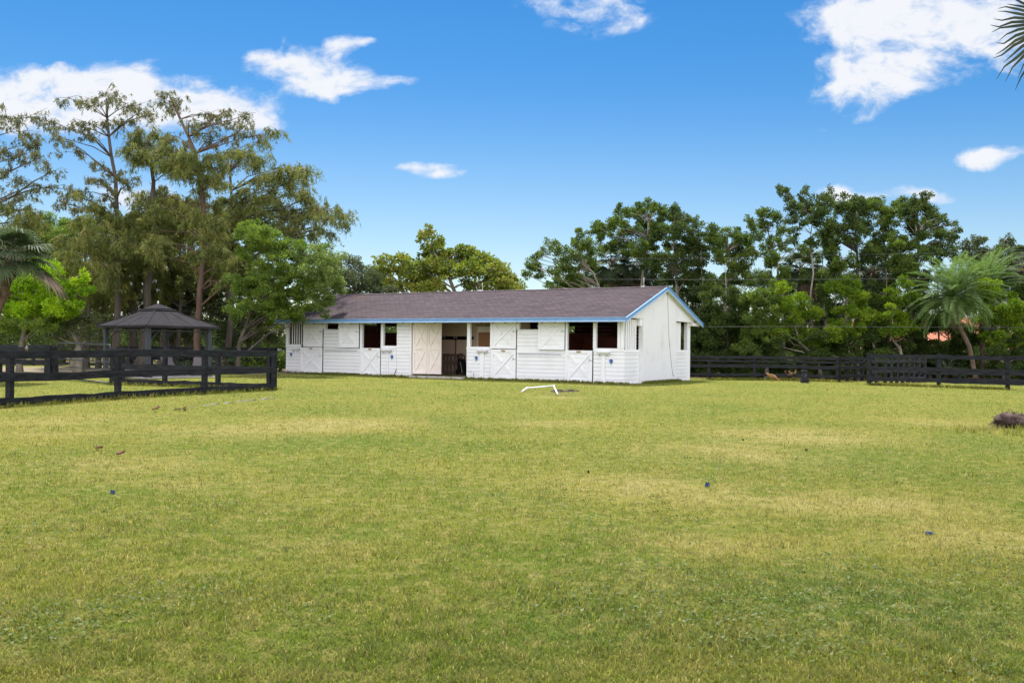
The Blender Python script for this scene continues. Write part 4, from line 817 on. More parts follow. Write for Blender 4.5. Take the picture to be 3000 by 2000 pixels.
# behind the barn
tree('broadleaf_tree', 'dark rounded tree behind the barn roof between the green tree and the yellowing tree', 'tree', [(1030, 1050), (1035, 900), (1040, 800)], 60, .2, [(1000, 790, 36, 24), (1040, 775, 34, 22), (1080, 795, 36, 24), (985, 825, 36, 24), (1030, 815, 40, 26), (1075, 830, 40, 24), (1110, 835, 36, 20), (1000, 860, 45, 20), (1060, 860, 45, 20), (1120, 862, 40, 16), (960, 775, 30, 24), (1140, 850, 25, 16), (955, 815, 36, 30), (1100, 810, 20, 14)], 'greygreen', seed=44, dy=1.5)
c6 = lambda L, r=(30, 18): sc_px(L, 3.136, 900, 640, r)
tree('almond_tree', 'loose yellowing tree behind the middle of the barn roof, left of the dome shaped tree', 'tree', [(1190, 1050), (1184, 860), (1165, 800), (1155, 775)], 62, .16,
     c6([(660, 380, 20, 9), (750, 370, 18, 8), (860, 350, 20, 10), (900, 370, 18, 10), (980, 390, 18, 10), (760, 450, 30, 14), (830, 460, 18, 12), (640, 500), (700, 540), (640, 560), (720, 600, 30, 14), (800, 620, 34, 12), (950, 640, 30, 10)]), 'almond', seed=45, dy=1.2, bark='palebark')
tree('almond_tree', 'dome shaped yellow green tree behind the right half of the barn roof', 'tree', [(1355, 1050), (1340, 870), (1320, 820), (1290, 770), (1262, 720), (1268, 690)], 62, .18,
     c6([(1080, 110, 20, 10), (1060, 170, 20, 10), (1130, 140, 20, 11), (1190, 190, 18, 12), (1220, 230, 16, 10), (1160, 260, 24, 10), (1090, 300, 20, 14), (1060, 340, 16, 10)])+
     c6([(1350, 320), (1250, 330), (1200, 380), (1450, 310), (1500, 350), (1600, 380), (1400, 390), (1300, 430), (1150, 420), (1080, 440), (1000, 460), (920, 490), (1500, 420), (1660, 430), (1720, 470), (1600, 460), (1800, 500), (1760, 540), (1860, 560), (1900, 600), (1930, 640, 16, 8), (1820, 600), (1700, 540), (1540, 490), (1420, 470), (1250, 500), (1150, 530), (1020, 550), (920, 560), (1100, 600), (1200, 590), (1700, 620), (1780, 640, 30, 10), (1450, 600, 24, 10), (1560, 620, 30, 12), (1130, 650, 34, 10), (1020, 620)]), 'almond', seed=46, dy=1.8, bark='palebark')

# ----- right: the tall fig trees
c7 = lambda L, r=(28, 18): sc_px(L, 2.704, 1500, 520, r)
c8 = lambda L, r=(28, 18): sc_px(L, 2.45, 2180, 520, r)
RG = 'tall trees behind the right hand fences'
tree('fig_tree', 'open airy tree just right of the barn ridge middle, leaning left with bare twigs', 'tree', [(1745, 1060), (1770, 880), (1740, 800), (1690, 750)], 53, .14,
     c7([(150, 690), (190, 640, 18, 14), (300, 530, 22, 12), (350, 580, 26, 14), (250, 600, 22, 10), (120, 770, 24, 14), (240, 770, 24, 14), (340, 750, 24, 14), (500, 780), (450, 700), (540, 640), (460, 620), (600, 690), (560, 520), (640, 420, 20, 16), (530, 450, 18, 18), (640, 560), (300, 860, 30, 10), (500, 850, 34, 14), (590, 600), (390, 690, 24, 14), (520, 560), (200, 710, 20, 12)]), 'fig', RG, 'palebark', 1.3, 51, dens=.85)
tree('fig_tree', 'broad dense dark tree directly behind the barn gable, tallest left of the gap', 'tree', [(1885, 1060), (1880, 850), (1890, 740), (1900, 650)], 54, .17,
     c7([(760, 370), (860, 350), (730, 450), (830, 450), (780, 540), (900, 280, 26, 20), (990, 240, 20, 22), (1000, 330), (1050, 290, 16, 20), (950, 420), (1150, 270), (1110, 230, 14, 16), (1200, 330), (1150, 420), (1100, 380), (1100, 520), (1050, 450), (950, 600), (1050, 620), (880, 520), (1000, 530), (1200, 240, 14, 14), (900, 400), (700, 400, 18, 16), (1150, 470)]), 'fig', RG, 'palebark', 1.6, 52)
tree('fig_tree', 'dense rounded tree just right of the barn gable peak', 'tree', [(2005, 1060), (1985, 860), (1975, 740), (1975, 660)], 52.5, .16,
     c7([(1260, 290), (1340, 330), (1420, 380, 20, 18), (1300, 430), (1400, 480), (1250, 520), (1350, 580), (1230, 400), (1340, 400), (1200, 600), (1450, 600), (1500, 560), (1290, 480), (1430, 540), (1290, 250, 12, 12), (1450, 350, 12, 12), (1150, 720), (1300, 700), (1450, 690), (1520, 660), (1250, 820), (1350, 860), (1400, 780), (1300, 620), (1180, 660), (1080, 700)]), 'dark', RG, 'palebark', 1.5, 53)
tree('fig_tree', 'thin topped tree with loose foliage in the gap right of the rounded tree', 'tree', [(2115, 1060), (2125, 880), (2135, 780), (2130, 690)], 52, .13,
     c7([(1530, 420, 22, 18), (1600, 400, 22, 16), (1700, 450, 26, 18), (1780, 470), (1850, 500), (1600, 500), (1720, 540), (1800, 580), (1880, 590), (1650, 620), (1760, 650), (1870, 680), (1750, 720), (1700, 790), (1830, 740), (1660, 560), (1560, 470, 20, 16), (1830, 530)]), 'fig', RG, 'palebark', 1.3, 54, dens=.8)
tree('fig_tree', 'airy tree with visible pale forked trunks, between the loose topped tree and the tallest one', 'tree', [(2300, 1060), (2290, 850), (2275, 770), (2250, 680)], 51, .12,
     c8([(160, 270), (130, 250, 14, 14), (100, 330), (220, 290), (60, 340, 24, 14), (170, 360), (270, 370), (100, 420), (220, 450), (350, 450), (400, 510, 20, 14), (150, 500), (300, 520), (60, 560), (200, 570, 24, 14), (30, 300, 14, 12), (330, 400, 16, 12), (270, 320, 16, 10)], (24, 15)), 'fig', RG, 'palebark', 1.3, 55, dens=.8)
tree('fig_tree', 'tallest tree on the right, slim pale trunk bare under a ragged wind swept crown', 'tree', [(2390, 1060), (2372, 900), (2384, 800), (2374, 720), (2380, 650)], 50, .08,
     c8([(280, 100, 22, 12), (340, 140), (420, 130, 16, 20), (380, 190), (480, 180), (560, 150), (620, 130, 16, 16), (600, 210), (520, 250), (320, 210, 16, 10), (340, 270, 22, 12), (430, 300), (560, 320), (340, 320, 20, 12), (460, 240), (420, 230), (640, 190, 14, 10), (250, 90, 12, 10), (620, 90, 8, 10), (560, 260), (380, 380, 16, 12)], (25, 15)), 'dark', RG, 'palebark', 1.3, 56)
tree('fig_tree', 'dense dark crown on a straight dark trunk, next right of the tallest tree', 'tree', [(2512, 1060), (2510, 880), (2512, 740), (2505, 640)], 51.5, .15,
     c8([(750, 210), (700, 250), (820, 200), (780, 290), (850, 270), (640, 370), (590, 440), (620, 520), (700, 350), (760, 420), (850, 400, 22, 14), (860, 520), (800, 480), (680, 230, 22, 14), (800, 350), (560, 400), (600, 350), (660, 450), (740, 190), (870, 200, 20, 14)]), 'dark', RG, 'bark', 1.4, 57)
tree('fig_tree', 'bushy mid green crown between the straight dark trunk and the pointed tree', 'tree', [(2590, 1060), (2592, 880), (2595, 760), (2588, 660)], 52.5, .15,
     c8([(930, 190), (900, 260), (1000, 250), (1080, 230, 22, 18), (1000, 340), (1080, 320), (1060, 420), (980, 430), (1100, 480), (980, 520), (960, 200, 20, 14), (1050, 270), (900, 340), (1050, 530), (920, 470)]), 'fig', RG, 'palebark', 1.4, 58)
tree('fig_tree', 'pointed dark tree at the right end of the tall row, left of the feathery palms', 'tree', [(2690, 1060), (2682, 850), (2690, 740), (2680, 640)], 51, .15,
     c8([(1180, 180, 20, 18), (1290, 140, 22, 14), (1150, 220), (1250, 220), (1300, 260), (1200, 320), (1280, 340), (1380, 290), (1430, 310, 22, 14), (1370, 370), (1460, 400), (1510, 380, 18, 14), (1250, 430), (1380, 460), (1330, 540), (1430, 520), (1240, 180, 18, 16), (1180, 270), (1240, 380), (1310, 400), (1330, 130, 10, 8), (1490, 330, 12, 8), (1500, 450, 20, 14)]), 'dark', RG, 'palebark', 1.4, 59)
tree('bamboo_clump', 'feathery fine leaved clump behind the date palms at the right edge', 'tree', [(2900, 1060), (2895, 850), (2890, 740)], 54, .14,
     c8([(1560, 490), (1660, 520), (1650, 450, 20, 14), (1860, 530), (1900, 480, 24, 18), (1800, 600), (1990, 560), (2000, 660), (1720, 560), (1780, 540), (1560, 570), (1640, 600), (1890, 440, 8, 14), (1700, 440, 12, 12), (1920, 600), (1960, 720), (1850, 690)]), 'greygreen', None, 'palebark', 1.2, 60)
for i, (u, v0, st_, Y, lab) in enumerate([(2130, 770, 'fig', 50.5, 'slim young fig filling the gap under the loose topped tree'), (2265, 750, 'fig', 49.8, 'slim young fig low on the forked pale trunks'), (2415, 720, 'dark', 50.5, 'slim young fig just right of the tallest bare trunk'), (2480, 735, 'fig', 50, 'slim young fig against the straight dark trunk'), (2600, 745, 'dark', 50.6, 'slim young fig under the bushy mid green crown'), (2670, 720, 'fig', 50, 'slim young fig under the left side of the pointed tree'), (2750, 740, 'dark', 50.8, 'slim young fig under the right side of the pointed tree'), (2060, 700, 'dark', 51.5, 'slim young fig rising just right of the rounded tree'), (1700, 790, 'fig', 55, 'slim young fig behind the barn roof under the airy tree'), (2925, 760, 'dark', 51, 'slim young fig behind the second date palm')]):
    tree('fig_tree', lab, 'tree', [(u+6, 1070), (u, 930), (u-6, v0+20)], Y, .07, field(range(u-48, u+60, 36), range(v0, 860, 30), 26, 17, 14, 200+i, .33), st_, 'young figs of the right hand thicket', 'palebark', 1.0, 200+i)
# mid and low layers of the right hand thicket: every shrub its own
SH = [ # u, base v, trunk path du, crown rows, style, Y, label
 (2045, 'dark', 49.5, (2000, 2100, 880, 1060), 'dark shrub tree immediately right of the barn rear eave'),
 (2125, 'dark', 49.0, (2090, 2180, 850, 1060), 'dark leafy shrub behind the far fence, second from the barn'),
 (2225, 'fig', 47.8, (2180, 2275, 850, 1030), 'grey green shrub on one pale straight stem behind the far fence'),
 (2335, 'hedge', 47.5, (2275, 2400, 870, 1010), 'bright yellow green shrub low in front of the tallest tree'),
 (2420, 'dark', 49.5, (2385, 2450, 860, 1050), 'dark shrub in the shade between two bright shrubs'),
 (2478, 'hedge', 47.3, (2420, 2540, 850, 990), 'bright green shrub on a leaning trunk behind the fence corner'),
 (2560, 'fig', 48.2, (2530, 2600, 850, 1050), 'mid green shrub with thin upright stems behind the fence corner'),
 (2630, 'hedge', 47.8, (2590, 2700, 850, 990), 'green shrub on crossing leaning trunks behind the near right fence'),
 (2720, 'dark', 49.5, (2680, 2780, 900, 1060), 'dark shrub left of the date palm trunk'),
 (2800, 'dark', 50.5, (2760, 2850, 960, 1060), 'low dark shrub behind the date palm trunk'),
 (2940, 'hedge', 46.6, (2890, 3010, 850, 1010), 'bright green shrub with crossing pale stems at the right edge'),
 (3060, 'dark', 48, (3010, 3130, 800, 1060), 'dark shrub just beyond the right edge'),
]
lean = {2225: [(2245, 1075), (2255, 1010), (2258, 960)], 2335: [(2410, 1085), (2385, 1035), (2345, 1005), (2330, 960)], 2478: [(2520, 1082), (2502, 1030), (2480, 990), (2470, 950)], 2630: [(2660, 1085), (2635, 1020), (2612, 985), (2615, 930)], 2720: [(2725, 1075), (2695, 1015), (2655, 985), (2690, 940)], 2940: [(2945, 1090), (2930, 1040), (2915, 990), (2935, 930)], 2560: [(2575, 1075), (2563, 1030), (2548, 985), (2560, 930)]}
for i, (u, sty, Y, (ua, ub, va, vb), lab) in enumerate(SH):
    tr = lean.get(u, [(u, 1085), (u+8, 1000), (u, 940)])
    cl = []
    for uu in np.arange(ua+8, ub, 34): cl += field([uu], np.arange(va+10-18*math.sin(uu*.031)-16*math.sin(uu*.083+1), vb, 32), 27, 20, 13, 70+i+int(uu), .15)
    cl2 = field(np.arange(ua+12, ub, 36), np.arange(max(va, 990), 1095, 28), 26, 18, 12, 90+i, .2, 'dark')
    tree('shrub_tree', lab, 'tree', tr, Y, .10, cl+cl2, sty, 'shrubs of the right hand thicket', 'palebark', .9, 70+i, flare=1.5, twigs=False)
# a darker back row that closes the thicket
BK = [(1720, 1830, 800, 'dark shrub behind the barn roof, under the airy leaning tree'), (1840, 1960, 790, 'dark shrub behind the barn gable, left of its peak'), (1980, 2090, 800, 'dark shrub behind the barn gable, right of its peak'), (2090, 2200, 800, 'dark shrub in the back row under the loose topped tree'), (2210, 2330, 810, 'dark shrub in the back row under the forked pale trunks'), (2340, 2460, 800, 'dark shrub in the back row under the tallest tree'), (2470, 2590, 790, 'dark shrub in the back row under the straight dark trunk'), (2600, 2720, 790, 'dark shrub in the back row under the pointed tree'), (2730, 2850, 860, 'dark shrub in the back row behind the date palm'), (2860, 3000, 780, 'dark shrub in the back row at the right edge')]
for i, (ua, ub, va, lab) in enumerate(BK):
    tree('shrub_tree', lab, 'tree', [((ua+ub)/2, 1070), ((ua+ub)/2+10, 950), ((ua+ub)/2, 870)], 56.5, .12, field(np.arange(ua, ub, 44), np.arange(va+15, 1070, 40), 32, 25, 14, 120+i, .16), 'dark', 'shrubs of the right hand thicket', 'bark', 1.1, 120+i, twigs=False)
# leaning bare trunks of the thicket that stand by themselves
# hedges at the back on the left
def hedge(name, label, x0, x1, y, h, dpt, style, seed, n=9000, kind=None):
    r = np.random.default_rng(seed); P = np.stack([r.uniform(x0, x1, n), y+dpt*(r.random(n)-.5)*np.sqrt(r.random(n))*1.0, 0*r.random(n)], 1)
    hh = h*(1+.10*np.sin(P[:, 0]*1.7+seed)+.07*np.sin(P[:, 0]*4.1)); P[:, 2] = hh*r.random(n)**.75
    D = unit(np.stack([r.normal(0, .6, n), -np.abs(r.normal(.3, .5, n)), r.normal(.25, .5, n)], 1)); st = STY[style]
    V, Fq = leaves(P, D, st['l']*r.uniform(.8, 1.5, n), st['w']*r.uniform(.9, 1.5, n)); tt = np.repeat(np.clip(.5+r.normal(0, .2, n)+.15*np.sin(P[:, 0]*2.3+P[:, 2]*3), 0, 1), 4)
    e = empty(name, ((x0+x1)/2, y, 0), label=label, cat='hedge'); np_mesh('leaves', V, [Fq], M[st['m']], e, tt)
    q = MB(); rs = random.Random(seed); x = x0
    while x < x1: q.tube([(x, y, 0), (x+rs.uniform(-.15, .15), y+rs.uniform(-.2, .2), h*.7)], .025, 5); x += .6
    q.build('stems', M['bark'], e); return e
hedge('clipped_hedge', 'long dark green hedge across the back behind the gazebo and cypress trunks', -46, -14.0, 62, 3.0, 1.6, 'dark', 5, 32000)
hedge('clipped_hedge', 'dark leafy hedge behind the left end of the barn', -14.0, 4, 64, 3.4, 2.2, 'dark', 6, 15000)
hedge('clipped_hedge', 'low bright green shrub border behind the right gazebo post', -14.6, -10.2, 49.5, 1.0, 1.6, 'green', 7, 5200)
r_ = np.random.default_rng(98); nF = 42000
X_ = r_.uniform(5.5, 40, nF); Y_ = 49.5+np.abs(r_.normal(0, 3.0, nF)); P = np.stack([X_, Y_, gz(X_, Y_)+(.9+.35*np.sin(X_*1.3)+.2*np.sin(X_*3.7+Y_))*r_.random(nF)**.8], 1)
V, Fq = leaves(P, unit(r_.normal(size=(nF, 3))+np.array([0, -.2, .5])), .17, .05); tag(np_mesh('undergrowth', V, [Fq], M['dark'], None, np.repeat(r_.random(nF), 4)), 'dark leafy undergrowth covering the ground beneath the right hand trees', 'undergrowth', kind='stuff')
r_ = np.random.default_rng(99); nF = 60000
P = np.stack([r_.uniform(-90, 90, nF), 100+r_.normal(0, 2, nF), np.zeros(nF)], 1); P[:, 2] = (3.6+1.0*np.sin(P[:, 0]*.31)+.6*np.sin(P[:, 0]*.83))*r_.random(nF)**.8
V, Fq = leaves(P, unit(r_.normal(size=(nF, 3))+np.array([0, -.3, .2])), .5, .2); tag(np_mesh('distant_trees', V, [Fq], M['dark'], None, np.repeat(r_.random(nF), 4)), 'distant dark green belt of trees closing the view', 'trees', kind='stuff')
# ---------------------------------------------------------------- palms
def fan_leaf(hub, dirv, r=1.0, n=34, spread=4.0, droop=.35, seed=0, w=.03, sidev=None):
    """a costapalmate blade: ribbons radiating from the hub, tips hanging"""
    rs = np.random.default_rng(seed); d = np.array(dirv, float); d /= np.linalg.norm(d); side = np.cross(d, [0, 0, 1.0]) if sidev is None else np.array(sidev, float); side /= max(np.linalg.norm(side), 1e-6); up = np.cross(side, d)
    V, Fq, T = [], [], []; b = 0
    for i in range(n):
        a = spread*(i/(n-1)-.5); L = r*(1-.25*abs(a)/(spread/2))*rs.uniform(.85, 1.08)
        dd = d*math.cos(a)+side*math.sin(a); fold = up*(.22*abs(math.sin(a))); dd = dd+fold*.6; dd /= np.linalg.norm(dd); wv = np.cross(dd, up); wv /= max(np.linalg.norm(wv), 1e-6)
        ps = [hub+dd*L*t+np.array([0, 0, -droop*L*t**2.6*rs.uniform(.7, 1.3)]) for t in (0, .35, .7, .88, 1.0)]
        ws = [w*.35, w, w*.8, w*.4, .002]
        for p, q in zip(ps, ws): V += [p+wv*q, p-wv*q]
        for k in range(4): Fq.append((b+2*k, b+2*k+1, b+2*k+3, b+2*k+2))
        T += [np.clip(.45+rs.normal(0, .16), 0, 1)]*10; b += 10
    return V, Fq, T
def sabal(name, label, trunk, r0, ncr, R_, seed, group=None, petiole=1.0, boots=True, parts_fronds=False, w=.035, elev=(-.5, 1.35), dead=4, azr=(0, 2*math.pi)):
    rs = random.Random(seed); T = [Vector(p) for p in trunk]; e = empty(name, T[0], label=label, cat='palm tree', group=group)
    pts = []
    for a, b in zip(T[:-1], T[1:]):
        m = max(2, int((b-a).length/.25)); pts += [a.lerp(b, i/m) for i in range(m)]
    pts.append(T[-1]); n = len(pts)
    MB().tube(pts, [r0*(1.1-.2*i/n)*(1+.05*rs.uniform(-1, 1)) for i in range(n)], 10).build('trunk', M['palmbark'], e)
    if boots:
        bm = MB()
        for i in range(2, n*3):
            p = pts[min(n-1, i//3)]; a = i*2.4+rs.uniform(-.3, .3); o = Vector((math.cos(a), math.sin(a), 0)); s = p+o*r0*.9+Vector((0, 0, rs.uniform(-.08, .08)))
            bm.beam(s, s+o*r0*.75+Vector((0, 0, r0*1.3)), r0*.55, r0*.16, (o.y, -o.x, .2))
        bm.build('leaf_bases', M['palmbark'], e)
    top = T[-1]; V, Fq, Tt = [], [], []; pm = MB(); dV, dF, dT = [], [], []
    for i in range(ncr):
        az = azr[0]+(azr[1]-azr[0])*((i*.381966) % 1.0)+rs.uniform(-.2, .2); el = elev[0]+(elev[1]-elev[0])*((i+.5)/ncr)
        pl = petiole*rs.uniform(.8, 1.2); dv = Vector((math.cos(az)*math.cos(el), math.sin(az)*math.cos(el), math.sin(el)))
        hub = top+dv*pl+Vector((0, 0, -.12*pl)); md = top+dv*pl*.5+Vector((0, 0, .06*pl)); pm.tube([top, md, hub], [.028, .02, .014], 5, cap=False)
        out = (dv+Vector((0, 0, -.45))).normalized()
        a, b, c = fan_leaf(np.array(hub), out, R_*rs.uniform(.85, 1.1), 36, 4.2, .45, seed*100+i, w)
        tgt = (dV, dF, dT) if i < dead else (V, Fq, Tt)
        if parts_fronds: np_mesh('frond', np.array(a), [np.array(b)], M['sabal'], e, c); continue
        o = len(tgt[0]); tgt[0].extend(a); tgt[1].extend([tuple(x+o for x in f) for f in b]); tgt[2].extend(c)
    pm.build('petioles', M['palebark'] if not parts_fronds else M['stick'], e)
    if V: np_mesh('crown', np.array(V), [np.array(Fq)], M['sabal'], e, Tt)
    if dV: np_mesh('dead_fronds', np.array(dV), [np.array(dF)], M['deadleaf'], e, dT)
    return e
def gp_(u, Y): p = at(u, 1000, Y); return Vector((p.x, p.y, float(gz(p.x, p.y))-.05))
PG = 'sabal palms among the trees'
sabal('sabal_palm', 'sabal palm with a leaning boot covered trunk at the far left edge', [gp_(-95, 33), at(-35, 960, 33), at(5, 870, 33), at(34, 770, 33)], .19, 24, 1.0, 1, petiole=1.0, dead=1, elev=(-.25, 1.35))
sabal('sabal_palm', 'sabal palm with grey green fans behind the gazebo roof peak', [gp_(505, 57), at(505, 870, 57)], .16, 20, 1.0, 2, PG, dead=3)
sabal('sabal_palm', 'tall sabal palm showing only its fans high between the cypress crowns', [gp_(545, 58), at(555, 800, 58), at(560, 660, 58)], .16, 20, 1.0, 3, PG, dead=2)
sabal('sabal_palm', 'sabal palm half hidden behind the forked cypress, fans above the green tree', [gp_(670, 58), at(670, 800, 58), at(668, 640, 58)], .16, 18, 1.0, 4, PG, dead=2)
sabal('sabal_palm', 'sabal palm with hanging dark fans behind the barn roof near its right end', [gp_(1795, 57), at(1795, 900, 57), at(1795, 770, 57)], .16, 22, 1.0, 5, PG, dead=6, elev=(-1.2, 1.2))
sabal('sabal_palm', 'sabal palm with hanging dark fans behind the barn gable peak', [gp_(1862, 57), at(1862, 900, 57), at(1860, 785, 57)], .16, 22, 1.0, 6, PG, dead=5, elev=(-1.2, 1.2))
sabal('sabal_palm', 'sabal palm with drooping fans under the bushy mid green crown on the right', [gp_(2558, 54), at(2556, 900, 54), at(2556, 800, 54)], .16, 24, 1.05, 7, PG, dead=2, elev=(-1.1, 1.3))
sabal('sabal_palm', 'sabal palm with dark fans below the tallest right hand tree', [gp_(2350, 55), at(2350, 900, 55), at(2345, 790, 55)], .16, 22, 1.0, 8, PG, dead=3, elev=(-1.0, 1.3))
sabal('sabal_palm', 'sabal palm with shaggy fans at the right edge beyond the date palms', [gp_(3000, 51), at(2998, 900, 51), at(2995, 790, 51)], .16, 22, 1.0, 9, PG, dead=4, elev=(-1.0, 1.3))
# saw palmettos by the left end of the barn: low fans
for i, (u, v, Y, lab) in enumerate([(822, 1010, 50.5, 'tall palmetto in the shade against the left end of the barn'), (640, 1010, 47, 'palmetto beside the right gazebo post'), (560, 1020, 50, 'palmetto under the gazebo roof, left of the brown trunk'), (760, 1000, 52, 'palmetto between the forked pale trunk and the barn'), (2770, 1055, 47.5, 'palmetto under the date palm behind the near right fence'), (2400, 1050, 48.5, 'palmetto in the shade behind the far right fence')]):
    p = gp_(u, Y); sabal('palmetto', lab, [p, p+Vector((.05, 0, .45))], .08, 15, .62, 20+i, 'palmettos', petiole=.75, boots=False, dead=1, w=.03, elev=(.05, 1.3))
def pinnate(base, az, el, L, seed, nl=52, ll=.50, curl=1.05, w=.021):
    rs = np.random.default_rng(seed); n = 14; pts = [np.array(base, float)]; e_ = el
    for i in range(n):
        pts.append(pts[-1]+np.array([math.cos(az)*math.cos(e_), math.sin(az)*math.cos(e_), math.sin(e_)])*L/n); e_ -= curl/n*(.5+i/n)
    pts = np.array(pts); V, Fq, T = [], [], []; b = 0; s0 = np.array([-math.sin(az), math.cos(az), 0])
    for i in range(nl):
        t = .12+.88*i/(nl-1); x = t*n; k = min(n-1, int(x)); p = pts[k]+(pts[k+1]-pts[k])*(x-k); d = pts[k+1]-pts[k]; d /= np.linalg.norm(d); up = np.cross(s0, d)*-1
        for sg in (-1, 1):
            l = ll*(math.sin(math.pi*min(1, .18+.80*t))**.7)*rs.uniform(.85, 1.1); q = s0*sg*.80+d*.55+up*.28*rs.uniform(.2, 1.3); q /= np.linalg.norm(q); wv = d*w
            tip_ = p+q*l+np.array([0, 0, -.16*l]); m = p+q*l*.5
            V += [p+wv*.6, m+wv, tip_, m-wv, ]; Fq.append((b, b+1, b+2, b+3)); b += 4; T += [np.clip(.5+rs.normal(0, .16), 0, 1)]*4
    return V, Fq, T, pts
def date_palm(label, trunk, r0, n, L, seed, group=None):
    rs = random.Random(seed); T = [Vector(p) for p in trunk]; e = empty('date_palm', T[0], label=label, cat='palm tree', group=group); pts = []
    for a, b in zip(T[:-1], T[1:]): pts += [a.lerp(b, i/5) for i in range(5)]
    pts.append(T[-1]); MB().tube(pts, [r0*(1.05+.08*rs.uniform(-1, 1)) for _ in pts], 9).build('trunk', M['palmbark'], e)
    V, Fq, Tt = [], [], []; rc = MB(); top = T[-1]
    for i in range(n):
        az = i*2.39996+rs.uniform(-.15, .15); el = 1.45-2.0*((i+.5)/n)
        a, b, c, ps = pinnate(np.array(top), az, el, L*rs.uniform(.85, 1.1), seed*50+i); o = len(V); V += a; Fq += [tuple(x+o for x in f) for f in b]; Tt += c
        rc.tube([Vector(q) for q in ps[::2]], [.02, .018, .015, .012, .01, .008, .006, .004][:len(ps[::2])], 4, cap=False)
    np_mesh('crown', np.array(V), [np.array(Fq)], M['date'], e, Tt); rc.build('leaf_ribs', M['date'], e); 
    dV, dF, dT = [], [], []
    for i in range(4):
        a, b, c, ps = pinnate(np.array(top)-np.array([0, 0, .15]), rs.uniform(0, 6.28), -1.2, L*.6, seed*70+i, 24, .2); o = len(dV); dV += a; dF += [tuple(x+o for x in f) for f in b]; dT += c
    np_mesh('dead_fronds', np.array(dV), [np.array(dF)], M['deadleaf'], e, dT)
    return e
date_palm('feathery date palm with a curved bare trunk, left of the other date palm', [gp_(2862, 46), at(2840, 1015, 46), at(2812, 960, 46), at(2798, 900, 46), at(2794, 872, 46)],  .11, 60, 2.5, 3, 'date palms behind the right fence')
date_palm('feathery date palm with dead brown fronds hanging, close to the right edge', [gp_(2880, 49), at(2876, 960, 49), at(2885, 900, 49), at(2888, 850, 49)], .11, 58, 2.6, 4, 'date palms behind the right fence')
# the sabal palm that stands just outside the right edge: a frond reaches in at the top
pt = Vector((7.35, 9.3, 0)); tp = Vector((7.15, 9.25, 4.55)); rsn = random.Random(5)
np_ = empty('near_sabal_palm', pt, label='near palm whose drooping grey green blades reach in at the top right corner', cat='palm tree')
MB().tube([pt+Vector((0, 0, -.05)), pt.lerp(tp, .5)+Vector((.05, 0, 0)), tp], [.24, .2, .19], 12).build('trunk', M['palmbark'], np_)
for i in range(16):
    az = i*2.39996+2.2; el = 1.2-1.5*(i/15); pl_ = .95
    if i == 0: dv = None
    dv = Vector((math.cos(az)*math.cos(el), math.sin(az)*math.cos(el), math.sin(el))); hub = tp+dv*pl_
    if hub.x < 6.2 and hub.y < 9.6: continue
    a_, b_, c_ = fan_leaf(np.array(hub), np.array((dv+Vector((0, 0, -.4))).normalized()), .85, 40, 4.2, .4, 300+i, .02)
    fr = np_mesh('frond', np.array(a_), [np.array(b_)], M['near_sabal'], np_, c_); MB().tube([tp, tp+dv*pl_*.5+Vector((0, 0, .05)), hub], [.02, .016, .012], 5).build('petiole', M['near_sabal'], fr)
hub = at(3110, 70, 8.6)
a_, b_, c_ = fan_leaf(np.array(hub), np.array((-.88, -.12, -.40)), .76, 34, 2.9, .16, 401, .017, (-.41, .1, .91))
fr = np_mesh('frond', np.array(a_), [np.array(b_)], M['near_sabal'], np_, c_); MB().tube([tp, (tp+hub)/2+Vector((0, 0, .1)), hub], [.02, .016, .012], 5).build('petiole', M['near_sabal'], fr)

# ---------------------------------------------------------------- wires, distant house, lamp
for (lab, pts, r) in [('thin pale wire from the barn rear eave across the lower thicket to the right', [(2056, 957, 43.4), (2300, 956, 44), (2650, 958, 44.5), (3000, 959, 45), (3300, 958, 45)], .005),
                      ('thin pale wire crossing the right hand trees at the height of the barn ridge', [(1725, 818, 48), (2100, 819, 47), (2500, 818, 46), (2760, 815, 45.5), (3000, 810, 45), (3300, 802, 45)], .005),
                      ('thin pale wire crossing the tree tops, highest of the three', [(1660, 757, 52), (2100, 757, 50), (2360, 750, 49), (2800, 738, 48), (3300, 722, 47)], .0045)]:
    P = [at(*q) for q in pts]; o = MB().tube(P, r, 5).build('wire', M['wire']); tag(o, lab, 'wire', 'wires across the right hand trees')
lp = at(2898, 963, 44.7); lo = empty('flood_lamp', lp, label='long flat black lamp hanging on the lowest wire by the date palms', cat='lamp')
MB().quad8([lp+Vector(q) for q in ((-.34, -.10, -.05), (.34, -.10, -.05), (.34, .10, -.05), (-.34, .10, -.05), (-.30, -.08, .04), (.30, -.08, .04), (.30, .08, .04), (-.30, .08, .04))]).build('lamp_body', M['black'], lo)
for x in (-.1, .1): MB().tube([lp+Vector((x, 0, .04)), lp+Vector((x, 0, .13))], .012, 5).build('lamp_hanger', M['black'], lo)
hh = empty('neighbour_house', (37, 82, -.7), label='peach house with a terracotta roof glimpsed through the thicket', cat='house')
MB().box(29, 44, 80, 90, -.7, 2.3).build('wall', M['peach'], hh)
hr = MB(); hr.v += [(28.4, 79.2, 2.3), (44.6, 79.2, 2.3), (44.6, 90.8, 2.3), (28.4, 90.8, 2.3), (32, 85, 4.6), (41, 85, 4.6)]; hr.f += [(0, 1, 5, 4), (1, 2, 5), (2, 3, 4, 5), (3, 0, 4), (3, 2, 1, 0)]; hr.sm += [False]*5
hr.build('roof', M['orange'], hh)
for x in (33, 39): wdw = MB().box(x-.6, x+.6, 79.93, 79.99, .1, 1.4).build('window', M['pvc'], hh); MB().box(x-.52, x+.52, 79.9, 79.925, .18, 1.32).build('pane', M['black'], wdw)

